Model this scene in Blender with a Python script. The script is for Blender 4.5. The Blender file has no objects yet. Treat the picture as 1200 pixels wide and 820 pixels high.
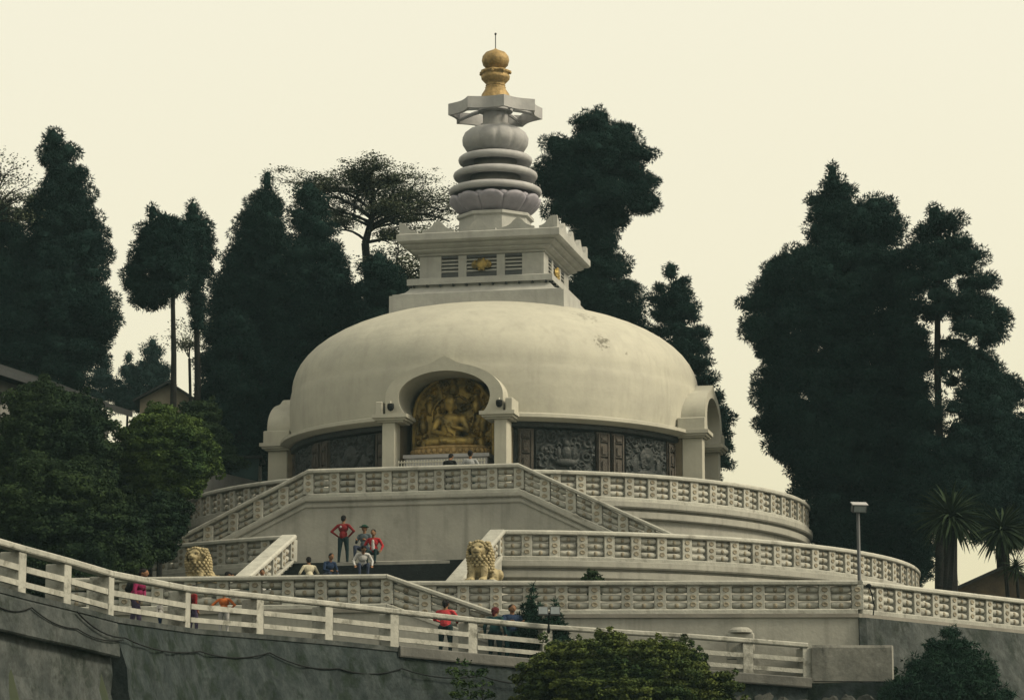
import bpy, bmesh, math, random
import numpy as np
from mathutils import Matrix, Vector

# ------------------------------------------------------------------ camera, world, light
scene = bpy.context.scene
COL = scene.collection
R = math.radians
PITCH, YAW, FOC, CY = R(10.0), R(0.327), 3500.0, -120.0
cam_data = bpy.data.cameras.new('camera')
cam = bpy.data.objects.new('camera', cam_data)
COL.objects.link(cam)
cam.location = (0, CY, 0)
cam.rotation_euler = (R(90) + PITCH, 0, -YAW)
cam_data.sensor_width = 36.0
cam_data.lens = 36.0 * FOC / 1200.0
cam_data.clip_start = 0.5
cam_data.clip_end = 5000
scene.camera = cam

SUN_AZ, SUN_EL = math.atan2(0.965, -0.24), R(40)
world = bpy.data.worlds.new('World')
scene.world = world
world.use_nodes = True
wn, wl = world.node_tree.nodes, world.node_tree.links
wn.clear()
w_out = wn.new('ShaderNodeOutputWorld')
w_add = wn.new('ShaderNodeAddShader')
w_bg1 = wn.new('ShaderNodeBackground')
w_bg2 = wn.new('ShaderNodeBackground')
w_sky = wn.new('ShaderNodeTexSky')
w_sky.sky_type = 'NISHITA'
w_sky.sun_disc = False
w_sky.sun_elevation = SUN_EL
w_sky.sun_rotation = SUN_AZ
w_sky.air_density = 1.0
w_sky.dust_density = 4.0
w_bg1.inputs['Strength'].default_value = 0.05
wl.new(w_sky.outputs[0], w_bg1.inputs[0])
# the bright cream overcast above the thin blue: an even veil, warmer towards the horizon
w_co = wn.new('ShaderNodeTexCoord')
w_sep = wn.new('ShaderNodeSeparateXYZ')
w_ramp = wn.new('ShaderNodeValToRGB')
w_noise = wn.new('ShaderNodeTexNoise')
w_noise.inputs['Scale'].default_value = 2.2
w_noise.inputs['Detail'].default_value = 3
w_mr = wn.new('ShaderNodeMath'); w_mr.operation = 'MULTIPLY_ADD'
w_mr.inputs[1].default_value = 0.05
wl.new(w_co.outputs['Generated'], w_sep.inputs[0])
wl.new(w_co.outputs['Generated'], w_noise.inputs['Vector'])
wl.new(w_noise.outputs['Fac'], w_mr.inputs[0])
wl.new(w_sep.outputs['Z'], w_mr.inputs[2])
wl.new(w_mr.outputs[0], w_ramp.inputs[0])
w_ramp.color_ramp.elements[0].position = 0.0
w_ramp.color_ramp.elements[0].color = (0.650, 0.540, 0.275, 1)
w_ramp.color_ramp.elements[1].position = 0.34
w_ramp.color_ramp.elements[1].color = (0.850, 0.780, 0.550, 1)
e_ = w_ramp.color_ramp.elements.new(0.12)
e_.color = (0.705, 0.615, 0.350, 1)
e_ = w_ramp.color_ramp.elements.new(0.22)
e_.color = (0.810, 0.725, 0.475, 1)
wl.new(w_ramp.outputs[0], w_bg2.inputs[0])
w_bg2.inputs['Strength'].default_value = 1.0
wl.new(w_bg1.outputs[0], w_add.inputs[0])
wl.new(w_bg2.outputs[0], w_add.inputs[1])
wl.new(w_add.outputs[0], w_out.inputs['Surface'])

sun_d = bpy.data.lights.new('sun', 'SUN')
sun_d.energy = 3.6
sun_d.angle = R(14)
sun_d.color = (1.0, 0.885, 0.64)
sun = bpy.data.objects.new('sun', sun_d)
COL.objects.link(sun)
sd = Vector((math.sin(SUN_AZ) * math.cos(SUN_EL), math.cos(SUN_AZ) * math.cos(SUN_EL), math.sin(SUN_EL)))
sun.rotation_euler = sd.to_track_quat('Z', 'Y').to_euler()
sun.location = (40, -20, 60)

vs = scene.view_settings
vs.view_transform = 'Standard'
vs.look = 'None'
vs.exposure = 0.0
vs.gamma = 1.0
scene.render.engine = 'CYCLES'
scene.cycles.max_bounces = 5
scene.cycles.diffuse_bounces = 3
scene.cycles.glossy_bounces = 2
scene.cycles.transmission_bounces = 2
scene.cycles.transparent_max_bounces = 4

# ------------------------------------------------------------------ geometry of the view: where a sight line meets a distance
_cp, _sp = math.cos(PITCH), math.sin(PITCH)
def at(px, py, D):
    a, b = (px - 600) / FOC, (410 - py) / FOC
    x, y, z = a, _cp - b * _sp, _sp + b * _cp
    c, s = math.cos(-YAW), math.sin(-YAW)
    x, y = x * c - y * s, x * s + y * c
    k = D / y
    return Vector((x * k, CY + D, z * k))
PHI = R(-12.5)
F = Matrix.Rotation(PHI, 4, 'Z')
def FL(u, v, z=0.0):
    return F @ Vector((u, v, z))

# ------------------------------------------------------------------ object helpers
def _link(o):
    COL.objects.link(o)
    return o
def thing(name, label, cat, loc=(0, 0, 0), group=None, rz=0.0):
    o = bpy.data.objects.new(name, None)
    _link(o)
    o.empty_display_size = 0.3
    o.matrix_basis = Matrix.Translation(Vector(loc)) @ Matrix.Rotation(rz, 4, 'Z')
    o['label'] = label
    o['category'] = cat
    if group: o['group'] = group
    return o
def wmat(o):
    m = o.matrix_basis.copy()
    if o.parent is not None:
        m = wmat(o.parent) @ o.matrix_parent_inverse @ m
    return m
def put(name, me, root=None, mw=None, label=None):
    """link a mesh as an object whose world matrix is mw (identity: mesh already in world space)"""
    o = bpy.data.objects.new(name, me)
    _link(o)
    if root is not None:
        o.parent = root
        o.matrix_parent_inverse = wmat(root).inverted()
    o.matrix_basis = mw if mw is not None else Matrix()
    if label: o['label'] = label
    return o
def tag(o, label=None, cat=None, group=None, kind=None):
    if label: o['label'] = label
    if cat: o['category'] = cat
    if group: o['group'] = group
    if kind: o['kind'] = kind
    return o

class MB:
    def __init__(s):
        s.v, s.f, s.m = [], [], []
        s.cm = 0
    def add(s, vs_, fs):
        n = len(s.v)
        s.v += [tuple(p) for p in vs_]
        s.f += [tuple(i + n for i in f) for f in fs]
        s.m += [s.cm] * len(fs)
        return s
    def box(s, x0, x1, y0, y1, z0, z1):
        return s.add([(x0, y0, z0), (x1, y0, z0), (x1, y1, z0), (x0, y1, z0), (x0, y0, z1), (x1, y0, z1), (x1, y1, z1), (x0, y1, z1)],
                     [(0, 3, 2, 1), (4, 5, 6, 7), (0, 1, 5, 4), (1, 2, 6, 5), (2, 3, 7, 6), (3, 0, 4, 7)])
    def bbox(s, x0, x1, y0, y1, z0, z1, b=0.02):
        """box with bevelled vertical edges and top edge"""
        o = [(x0 + b, y0), (x1 - b, y0), (x1, y0 + b), (x1, y1 - b), (x1 - b, y1), (x0 + b, y1), (x0, y1 - b), (x0, y0 + b)]
        cx, cy = (x0 + x1) / 2, (y0 + y1) / 2
        kx, ky = 1 - 2 * b / max(x1 - x0, 1e-6), 1 - 2 * b / max(y1 - y0, 1e-6)
        V = [(p[0], p[1], z0) for p in o] + [(p[0], p[1], z1 - b) for p in o] + [(cx + (p[0] - cx) * kx, cy + (p[1] - cy) * ky, z1) for p in o]
        fs = [tuple(range(7, -1, -1)), tuple(range(16, 24))]
        for k in range(2):
            for i in range(8):
                j = (i + 1) % 8
                fs.append((k * 8 + i, k * 8 + j, k * 8 + 8 + j, k * 8 + 8 + i))
        return s.add(V, fs)
    def prism(s, poly, z0, z1):
        n = len(poly)
        V = [(p[0], p[1], z0) for p in poly] + [(p[0], p[1], z1) for p in poly]
        return s.add(V, [tuple(range(n - 1, -1, -1)), tuple(range(n, 2 * n))] + [(i, (i + 1) % n, n + (i + 1) % n, n + i) for i in range(n)])
    def loft(s, rings, closed=True, caps=True):
        n = len(rings[0])
        V = [p for r in rings for p in r]
        fs = []
        for k in range(len(rings) - 1):
            for i in range(n if closed else n - 1):
                j = (i + 1) % n
                fs.append((k * n + i, k * n + j, k * n + n + j, k * n + n + i))
        if caps and closed:
            fs.append(tuple(range(n - 1, -1, -1)))
            fs.append(tuple(range((len(rings) - 1) * n, len(rings) * n)))
        return s.add(V, fs)
    def lathe(s, prof, n=24, c=(0, 0), rot=0.0, fn=None, caps=True):
        rings = []
        for r, z in prof:
            ring = []
            for i in range(n):
                a = rot + 2 * math.pi * i / n
                k = fn(a, z) if fn else 1.0
                ring.append((c[0] + r * k * math.cos(a), c[1] + r * k * math.sin(a), z))
            rings.append(ring)
        return s.loft(rings, caps=caps)
    def tube(s, pts, rad, n=6):
        pts = [Vector(p) for p in pts]
        rs = rad if isinstance(rad, (list, tuple)) else [rad] * len(pts)
        rings = []
        for i, p in enumerate(pts):
            d = (pts[min(i + 1, len(pts) - 1)] - pts[max(i - 1, 0)])
            d = d.normalized() if d.length > 1e-9 else Vector((0, 0, 1))
            a = d.cross(Vector((0, 0, 1)))
            a = a.normalized() if a.length > 0.05 else Vector((1, 0, 0))
            b = d.cross(a)
            rings.append([tuple(p + rs[i] * (math.cos(t) * a + math.sin(t) * b)) for t in [2 * math.pi * k / n for k in range(n)]])
        return s.loft(rings)
    def sweep(s, path, prof, closed=False):
        """vertical-plane profile (offset to the right of travel, height) mitred along a 3-d path"""
        P = [Vector(p) for p in path]
        n = len(P)
        rings = []
        for i, p in enumerate(P):
            if closed: a, b = P[(i - 1) % n], P[(i + 1) % n]
            else: a, b = P[max(i - 1, 0)], P[min(i + 1, n - 1)]
            d1, d2 = (p - a), (b - p)
            d1.z = d2.z = 0
            if d1.length < 1e-6: d1 = d2.copy()
            if d2.length < 1e-6: d2 = d1.copy()
            d1.normalize(); d2.normalize()
            m = (d1 + d2).normalized()
            k = 1.0 / max(0.35, m.dot(d1))
            nrm = Vector((m.y, -m.x, 0)) * k
            rings.append([tuple(p + nrm * o + Vector((0, 0, h))) for o, h in prof])
        if closed: rings.append(rings[0])
        return s.loft(rings, caps=not closed)
    def ell(s, c, r, n=10, m=6, rot=None):
        rings = []
        for k in range(m + 1):
            t = math.pi * k / m
            rr, z = max(math.sin(t), 1e-3), -math.cos(t)
            ring = []
            for i in range(n):
                a = 2 * math.pi * i / n
                p = Vector((r[0] * rr * math.cos(a), r[1] * rr * math.sin(a), r[2] * z))
                if rot is not None: p = rot @ p
                ring.append(tuple(Vector(c) + p))
            rings.append(ring)
        return s.loft(rings)
    def mesh(s, name, mats, xf=None, smooth=False, angle=None):
        me = bpy.data.meshes.new(name)
        me.from_pydata(s.v, [], s.f)
        if xf is not None: me.transform(xf)
        for m in (mats if isinstance(mats, (list, tuple)) else [mats]): me.materials.append(m)
        if len(set(s.m)) > 1 or s.cm: me.polygons.foreach_set('material_index', s.m)
        bm = bmesh.new(); bm.from_mesh(me)
        bmesh.ops.recalc_face_normals(bm, faces=bm.faces)
        if angle is not None:
            for e in bm.edges:
                if len(e.link_faces) == 2 and e.calc_face_angle(0) > angle: e.smooth = False
        bm.to_mesh(me); bm.free()
        if smooth or angle is not None: me.polygons.foreach_set('use_smooth', [True] * len(me.polygons))
        me.update()
        return me
    def part(s, name, mats, root=None, xf=None, smooth=False, angle=None, label=None):
        return put(name, s.mesh(name, mats, xf, smooth, angle), root, None, label)

# ------------------------------------------------------------------ materials
def _nt(name):
    m = bpy.data.materials.new(name)
    m.use_nodes = True
    nt = m.node_tree
    return m, nt, nt.nodes['Principled BSDF']
def mat(name, c1, c2=None, scale=3.0, rough=0.75, bump=0.0, bscale=20.0, metal=0.0, stain=None, stain_amt=0.0,
        streak=0.0, island=0.0, objrand=0.0, grain=0.0, spec=0.3, detail=5.0, sthr=0.58, sscale=0.7):
    m, nt, b = _nt(name)
    N, L = nt.nodes.new, nt.links.new
    b.inputs['Roughness'].default_value = rough
    b.inputs['Metallic'].default_value = metal
    b.inputs['Specular IOR Level'].default_value = spec
    geo = N('ShaderNodeNewGeometry')
    c2 = c2 or tuple(x * 0.8 for x in c1)
    no = N('ShaderNodeTexNoise'); no.inputs['Scale'].default_value = scale; no.inputs['Detail'].default_value = detail
    no.inputs['Roughness'].default_value = 0.6
    L(geo.outputs['Position'], no.inputs['Vector'])
    ra = N('ShaderNodeMapRange'); ra.inputs[1].default_value = 0.35; ra.inputs[2].default_value = 0.65
    L(no.outputs['Fac'], ra.inputs[0])
    mx = N('ShaderNodeMix'); mx.data_type = 'RGBA'
    mx.inputs[6].default_value = (*c1, 1); mx.inputs[7].default_value = (*c2, 1)
    L(ra.outputs[0], mx.inputs[0])
    out = mx.outputs[2]
    if streak:
        mp = N('ShaderNodeMapping'); mp.inputs['Scale'].default_value = (2.2, 2.2, 0.16)
        L(geo.outputs['Position'], mp.inputs[0])
        n2 = N('ShaderNodeTexNoise'); n2.inputs['Scale'].default_value = 1.6; n2.inputs['Detail'].default_value = 6
        L(mp.outputs[0], n2.inputs['Vector'])
        r2 = N('ShaderNodeMapRange'); r2.inputs[1].default_value = 0.52; r2.inputs[2].default_value = 0.78; r2.inputs[4].default_value = streak
        L(n2.outputs['Fac'], r2.inputs[0])
        m2 = N('ShaderNodeMix'); m2.data_type = 'RGBA'
        m2.inputs[7].default_value = (*(x * 0.42 for x in c1), 1)
        L(out, m2.inputs[6]); L(r2.outputs[0], m2.inputs[0])
        out = m2.outputs[2]
    if stain is not None:
        n3 = N('ShaderNodeTexNoise'); n3.inputs['Scale'].default_value = sscale; n3.inputs['Detail'].default_value = 9
        n3.inputs['Roughness'].default_value = 0.68
        L(geo.outputs['Position'], n3.inputs['Vector'])
        r3 = N('ShaderNodeMapRange'); r3.inputs[1].default_value = sthr; r3.inputs[2].default_value = sthr + 0.10; r3.inputs[4].default_value = stain_amt
        L(n3.outputs['Fac'], r3.inputs[0])
        m3 = N('ShaderNodeMix'); m3.data_type = 'RGBA'
        m3.inputs[7].default_value = (*stain, 1)
        L(out, m3.inputs[6]); L(r3.outputs[0], m3.inputs[0])
        out = m3.outputs[2]
    if grain:
        n6 = N('ShaderNodeTexNoise'); n6.inputs['Scale'].default_value = 7.0; n6.inputs['Detail'].default_value = 12; n6.inputs['Roughness'].default_value = 0.8
        L(geo.outputs['Position'], n6.inputs['Vector'])
        r6 = N('ShaderNodeMapRange'); r6.inputs[1].default_value = 0.3; r6.inputs[2].default_value = 0.7; r6.inputs[3].default_value = 1 - grain; r6.inputs[4].default_value = 1 + grain
        L(n6.outputs['Fac'], r6.inputs[0])
        h6 = N('ShaderNodeHueSaturation'); L(r6.outputs[0], h6.inputs['Value']); L(out, h6.inputs['Color']); out = h6.outputs[0]
    if objrand:
        oi = N('ShaderNodeObjectInfo')
        r7 = N('ShaderNodeMapRange'); r7.inputs[3].default_value = 1 - objrand; r7.inputs[4].default_value = 1 + objrand * 0.6
        L(oi.outputs['Random'], r7.inputs[0])
        h7 = N('ShaderNodeHueSaturation'); L(r7.outputs[0], h7.inputs['Value']); L(out, h7.inputs['Color']); out = h7.outputs[0]
    if island:
        hs = N('ShaderNodeHueSaturation')
        r4 = N('ShaderNodeMapRange'); r4.inputs[3].default_value = 1 - island; r4.inputs[4].default_value = 1 + island
        L(geo.outputs['Random Per Island'], r4.inputs[0])
        L(r4.outputs[0], hs.inputs['Value']); L(out, hs.inputs['Color'])
        out = hs.outputs[0]
    L(out, b.inputs['Base Color'])
    if bump:
        n5 = N('ShaderNodeTexNoise'); n5.inputs['Scale'].default_value = bscale; n5.inputs['Detail'].default_value = 6
        L(geo.outputs['Position'], n5.inputs['Vector'])
        bp = N('ShaderNodeBump'); bp.inputs['Strength'].default_value = bump; bp.inputs['Distance'].default_value = 0.05
        L(n5.outputs['Fac'], bp.inputs['Height']); L(bp.outputs[0], b.inputs['Normal'])
    return m

M = {}
M['dome'] = mat('dome_paint', (0.395, 0.386, 0.330), (0.340, 0.332, 0.288), 0.9, 0.7, 0.15, 6, streak=0.24, stain=(0.15, 0.14, 0.11), stain_amt=0.55, sthr=0.69, sscale=0.8, grain=0.05)
M['white'] = mat('white_paint', (0.335, 0.338, 0.322), (0.27, 0.272, 0.262), 1.6, 0.7, 0.2, 10, streak=0.30)
M['wall'] = mat('painted_render', (0.295, 0.293, 0.265), (0.235, 0.234, 0.214), 0.8, 0.8, 0.25, 8, streak=0.55, grain=0.07, stain=(0.12, 0.118, 0.10), stain_amt=0.45, sthr=0.60, sscale=0.5)
M['rail'] = mat('rail_paint', (0.350, 0.350, 0.318), (0.275, 0.276, 0.252), 2.5, 0.8, 0.3, 14, stain=(0.11, 0.105, 0.09), stain_amt=0.6, sthr=0.56, sscale=1.3, objrand=0.16, grain=0.12)
M['knob'] = mat('ochre_boss', (0.235, 0.21, 0.16), (0.17, 0.15, 0.115), 6.0, 0.8, 0.3, 20, objrand=0.25)
M['lilac'] = mat('lilac_paint', (0.255, 0.245, 0.285), (0.205, 0.197, 0.235), 2.0, 0.65, 0.15, 10, streak=0.2)
M['palewhite'] = mat('cool_white_paint', (0.335, 0.335, 0.345), (0.27, 0.27, 0.285), 2.0, 0.65, 0.15, 10, streak=0.2)
M['gold'] = mat('gold_leaf', (0.36, 0.25, 0.11), (0.20, 0.14, 0.06), 4.0, 0.6, 0.6, 10, metal=0.3)
M['gold_dark'] = mat('old_gold', (0.38, 0.275, 0.085), (0.10, 0.08, 0.035), 2.2, 0.5, 0.5, 10, metal=0.5)
M['lion'] = mat('lion_paint', (0.33, 0.275, 0.155), (0.21, 0.175, 0.10), 4.0, 0.6, 0.4, 18, stain=(0.10, 0.075, 0.03), stain_amt=0.6, sthr=0.55, sscale=4.0)
M['niche'] = mat('ochre_niche_paint', (0.15, 0.125, 0.085), (0.10, 0.085, 0.06), 1.5, 0.8, 0.2, 8)
M['relief'] = mat('dark_carved_stone', (0.024, 0.029, 0.030), (0.012, 0.016, 0.018), 3.0, 0.55, 0.6, 12)
M['pil'] = mat('brown_carved_stone', (0.060, 0.051, 0.042), (0.036, 0.032, 0.028), 3.0, 0.7, 0.5, 14)
M['step'] = mat('dark_granite_step', (0.022, 0.026, 0.026), (0.014, 0.017, 0.018), 5.0, 0.85, 0.2, 20, spec=0.1)
M['floor'] = mat('terrace_paving', (0.20, 0.19, 0.17), (0.14, 0.135, 0.12), 1.0, 0.85, 0.2, 8)
M['concrete'] = mat('wet_concrete', (0.068, 0.075, 0.075), (0.036, 0.042, 0.043), 1.4, 0.95, 0.9, 4, stain=(0.024, 0.030, 0.027), stain_amt=0.85, sthr=0.51, sscale=1.1, streak=0.7, spec=0.05, grain=0.35)
M['concrete_dark'] = mat('mossy_concrete', (0.038, 0.047, 0.049), (0.021, 0.028, 0.030), 1.6, 0.95, 1.0, 4, stain=(0.014, 0.021, 0.016), stain_amt=0.85, sthr=0.50, sscale=1.3, streak=0.7, spec=0.05, grain=0.45)
M['concrete_pale'] = mat('pale_rain_streaked_concrete', (0.235, 0.232, 0.212), (0.145, 0.145, 0.133), 0.9, 0.85, 0.5, 6, stain=(0.05, 0.055, 0.05), stain_amt=0.8, sthr=0.54, sscale=1.4, streak=0.85, grain=0.3)
M['kerb'] = mat('kerb_concrete', (0.12, 0.12, 0.112), (0.075, 0.076, 0.072), 1.2, 0.9, 0.4, 8, streak=0.5)
M['ramp'] = mat('weathered_rail_concrete', (0.335, 0.335, 0.305), (0.245, 0.246, 0.225), 1.8, 0.85, 0.4, 12, stain=(0.09, 0.09, 0.075), stain_amt=0.75, sthr=0.54, sscale=1.6, streak=0.5)
M['stone'] = mat('rubble_stone', (0.065, 0.068, 0.064), (0.028, 0.032, 0.030), 1.6, 0.9, 0.8, 8, island=0.35)
M['ground'] = mat('hillside_soil', (0.035, 0.042, 0.022), (0.020, 0.028, 0.016), 0.4, 0.95, 0.6, 3)
M['bark'] = mat('dark_bark', (0.018, 0.018, 0.017), (0.010, 0.011, 0.011), 2.0, 0.95, 0.8, 10, spec=0.05)
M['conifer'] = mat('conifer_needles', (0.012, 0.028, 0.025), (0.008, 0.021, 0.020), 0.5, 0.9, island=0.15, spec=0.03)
M['conifer_hazed'] = mat('conifer_needles_hazed', (0.017, 0.034, 0.033), (0.011, 0.025, 0.025), 0.5, 0.9, island=0.15, spec=0.03)  # needle colour paled to imitate haze over the distant trees
M['broad'] = mat('thin_green_leaves', (0.070, 0.082, 0.050), (0.045, 0.058, 0.040), 0.8, 0.8, island=0.4, spec=0.1)
M['shrub'] = mat('shrub_leaves', (0.050, 0.078, 0.020), (0.014, 0.034, 0.014), 0.45, 0.85, island=0.35, spec=0.06)
M['shrub_dark'] = mat('dark_shrub_leaves', (0.022, 0.037, 0.014), (0.009, 0.020, 0.012), 0.45, 0.85, island=0.3, spec=0.05)
M['bush'] = mat('yellow_green_bush_leaves', (0.070, 0.088, 0.020), (0.018, 0.036, 0.012), 0.8, 0.8, island=0.5, spec=0.08)
M['spruce'] = mat('blue_green_needles', (0.016, 0.038, 0.024), (0.009, 0.024, 0.018), 0.8, 0.9, island=0.25, spec=0.05)
M['palm'] = mat('sword_leaves', (0.027, 0.041, 0.020), (0.014, 0.025, 0.015), 1.5, 0.8, island=0.3, spec=0.04)
M['black'] = mat('black_plastic', (0.010, 0.011, 0.012), None, 5, 0.9, spec=0.1)
M['grey_metal'] = mat('grey_metal', (0.06, 0.065, 0.07), None, 5, 0.5, metal=0.5)
M['glass'] = mat('lamp_glass', (0.20, 0.23, 0.25), None, 5, 0.15, spec=0.5)
M['roof'] = mat('dark_sheet_roof', (0.020, 0.022, 0.023), None, 2, 0.85, spec=0.1)
M['housewall'] = mat('grey_house_wall', (0.17, 0.175, 0.17), (0.12, 0.12, 0.12), 0.8, 0.85, 0.2, 6, streak=0.5)
M['teal'] = mat('teal_board', (0.014, 0.040, 0.042), None, 2, 0.7)
M['brownwall'] = mat('brown_wall', (0.10, 0.08, 0.05), (0.05, 0.04, 0.03), 1.2, 0.9, 0.4, 6)
def cloth(name, c): return mat(name, c, tuple(x * 0.75 for x in c), 6, 0.9, 0.3, 30, spec=0.1)
def lichen(m, centre, rad):             # LICHEN: a patch of dark growth of its own shape on the dome
    nt = m.node_tree; N, L = nt.nodes.new, nt.links.new
    b = nt.nodes['Principled BSDF']; src = b.inputs['Base Color'].links[0].from_socket
    geo = N('ShaderNodeNewGeometry')
    for (c, r, amt) in centre:
        vd = N('ShaderNodeVectorMath'); vd.operation = 'DISTANCE'; vd.inputs[1].default_value = c
        L(geo.outputs['Position'], vd.inputs[0])
        r1 = N('ShaderNodeMapRange'); r1.inputs[1].default_value = 0.0; r1.inputs[2].default_value = r; r1.inputs[3].default_value = 0.22; r1.inputs[4].default_value = -0.12
        L(vd.outputs['Value'], r1.inputs[0])
        n = N('ShaderNodeTexNoise'); n.inputs['Scale'].default_value = 4.5; n.inputs['Detail'].default_value = 8; n.inputs['Roughness'].default_value = 0.75
        L(geo.outputs['Position'], n.inputs['Vector'])
        ad = N('ShaderNodeMath'); ad.operation = 'ADD'; L(n.outputs['Fac'], ad.inputs[0]); L(r1.outputs[0], ad.inputs[1])
        r2 = N('ShaderNodeMapRange'); r2.inputs[1].default_value = 0.60; r2.inputs[2].default_value = 0.68; r2.inputs[4].default_value = amt
        L(ad.outputs[0], r2.inputs[0])
        mx = N('ShaderNodeMix'); mx.data_type = 'RGBA'; mx.inputs[7].default_value = (0.075, 0.07, 0.05, 1)
        L(src, mx.inputs[6]); L(r2.outputs[0], mx.inputs[0]); src = mx.outputs[2]
    L(src, b.inputs['Base Color'])
lichen(M['dome'], [(at(706, 400, 113.2), 0.75, 0.8), (at(684, 378, 114.5), 1.3, 0.4), (at(640, 378, 114.5), 0.9, 0.35), (at(735, 412, 113.5), 0.3, 0.7)], 1)
M['beige'] = mat('beige_wall', (0.17, 0.15, 0.115), (0.12, 0.105, 0.08), 1.2, 0.9)
M['skin'] = cloth('skin', (0.20, 0.11, 0.065))
M['hair'] = cloth('black_hair', (0.012, 0.011, 0.012))
# ------------------------------------------------------------------ terrain (one sheet to the horizon)
RAILPTS = [(-60, 65.5), (-20, 67), (23, 68.5), (76, 70.5), (127, 72.5), (217, 79), (302, 82.3), (383, 85), (460, 87), (552, 89),
           (640, 90.3), (722, 91), (803, 91.6), (875, 92.2), (945, 92.8)]
RAILTOP = [(-60, 616), (-20, 629), (23, 641.6), (76, 656), (127, 671), (217, 688.5), (302, 697.5), (383, 706), (460, 715), (552, 725),
           (640, 733.5), (722, 739), (803, 744), (875, 749.5), (945, 755)]
RP = [at(a, b, d) for (a, d), (_, b) in zip(RAILPTS, RAILTOP)]           # tops of the posts
RH = 1.08
WALKZ = [p.z - RH for p in RP]
TLINE = [(-300, -150), (-60, -72), (-24, -60)] + [(p.x, p.y) for p in RP] + [(12.9, -27.4), (20, -19.5), (27, -11), (70, 30), (300, 160)]
def tdist(X, Y):
    best = np.full(X.shape, 1e9); sg = np.ones(X.shape)
    for (x0, y0), (x1, y1) in zip(TLINE[:-1], TLINE[1:]):
        dx, dy = x1 - x0, y1 - y0
        L2 = dx * dx + dy * dy
        t = np.clip(((X - x0) * dx + (Y - y0) * dy) / L2, 0, 1)
        d = np.hypot(X - x0 - t * dx, Y - y0 - t * dy)
        c = dx * (Y - y0) - dy * (X - x0)
        m = d < best
        best = np.where(m, d, best); sg = np.where(m, np.where(c >= 0, 1, -1), sg)
    return best * sg
def ground_h(X, Y):
    d = tdist(X, Y)
    inn = 5.5 + np.clip(d - 3, 0, 60) * 0.14
    inn = inn + np.clip(-X - 8, 0, 10) * 0.28 * np.clip(d / 12, 0, 1)
    inn = np.minimum(inn, 12.4)
    inn = inn - np.clip(X - 14, 0, 20) * 0.12 * np.clip((Y + 20) / 15, 0, 1)
    inn = inn - np.clip(d - 95, 0, 1e9) * 0.25
    out = 2.6 + np.clip(d, -400, 0) * 0.052
    h = np.where(d > 0, inn, out)
    far = np.hypot(X, Y + 20)
    h = np.where(far > 260, h - (far - 260) * 0.02, h)
    h = h + 0.15 * np.sin(X * 0.31 + 1.3) * np.cos(Y * 0.27)
    return np.maximum(h, -40 + 4 * np.sin(X * 0.01) * np.cos(Y * 0.013))
def gz(x, y):
    return float(ground_h(np.array([float(x)]), np.array([float(y)]))[0])
def build_ground():
    ax = np.concatenate([-np.geomspace(1500, 62, 22), np.arange(-60, 60.1, 0.8), np.geomspace(62, 1500, 22)])
    X, Y = np.meshgrid(ax, ax)
    Z = ground_h(X, Y)
    n = len(ax)
    me = bpy.data.meshes.new('ground')
    V = np.stack([X, Y, Z], -1).reshape(-1, 3)
    i, j = np.meshgrid(np.arange(n - 1), np.arange(n - 1))
    a = (j * n + i).ravel()
    Q = np.stack([a, a + 1, a + n + 1, a + n], -1)
    me.from_pydata(V.tolist(), [], Q.tolist())
    me.materials.append(M['ground'])
    me.polygons.foreach_set('use_smooth', [True] * len(me.polygons))
    o = put('ground', me)
    o['kind'] = 'structure'
build_ground()

# ------------------------------------------------------------------ the stupa
Z1, Z2, Z3 = 13.5, 10.8, 8.1
stupa = thing('stupa', 'large white domed stupa with a ringed spire and gold finial, on the upper round terrace', 'stupa', (0, 0, Z1), rz=PHI)
def sq(prof):           # square 'lathe' of half widths
    return [[(-h, -h, z), (h, -h, z), (h, h, z), (-h, h, z)] for h, z in prof]
# drum wall and frieze base, in four arcs between the portals
def arc(r, a0, a1, n, z=0.0):
    return [(r * math.sin(R(a)), -r * math.cos(R(a)), z) for a in np.linspace(a0, a1, n)]
def arc_part(name, m, prof, a0, a1, k, n=28, **kw):
    mb = MB(); mb.sweep(arc(1e-6 + 8.0, a0 + 90 * k, a1 + 90 * k, n), prof)
    return mb.part(name, m, stupa, F, angle=R(35), **kw)
for k in range(4):
    arc_part('drum_wall', M['relief'], [(-0.25, 13.5), (0.0, 13.5), (0.0, 17.0), (-0.25, 17.0)], 16.6, 73.4, k)
    arc_part('frieze_base', M['pil'], [(-0.1, 13.5), (0.42, 13.5), (0.42, 14.62), (0.34, 14.66), (0.34, 14.8), (0.22, 14.86), (0.22, 15.0), (-0.1, 15.02)], 16.7, 73.3, k)
    arc_part('cornice', M['dome'], [(-0.2, 16.98), (0.40, 16.98), (0.44, 17.02), (0.66, 17.06), (0.70, 17.1), (0.70, 17.22), (0.62, 17.25), (0.36, 17.31), (-0.2, 17.31)], 13.6, 76.4, k, n=48)
    arc_part('soffit_band', M['relief'], [(-0.1, 16.74), (0.2, 16.76), (0.26, 16.8), (0.26, 16.975), (-0.1, 16.975)], 14.5, 75.5, k)

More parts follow.
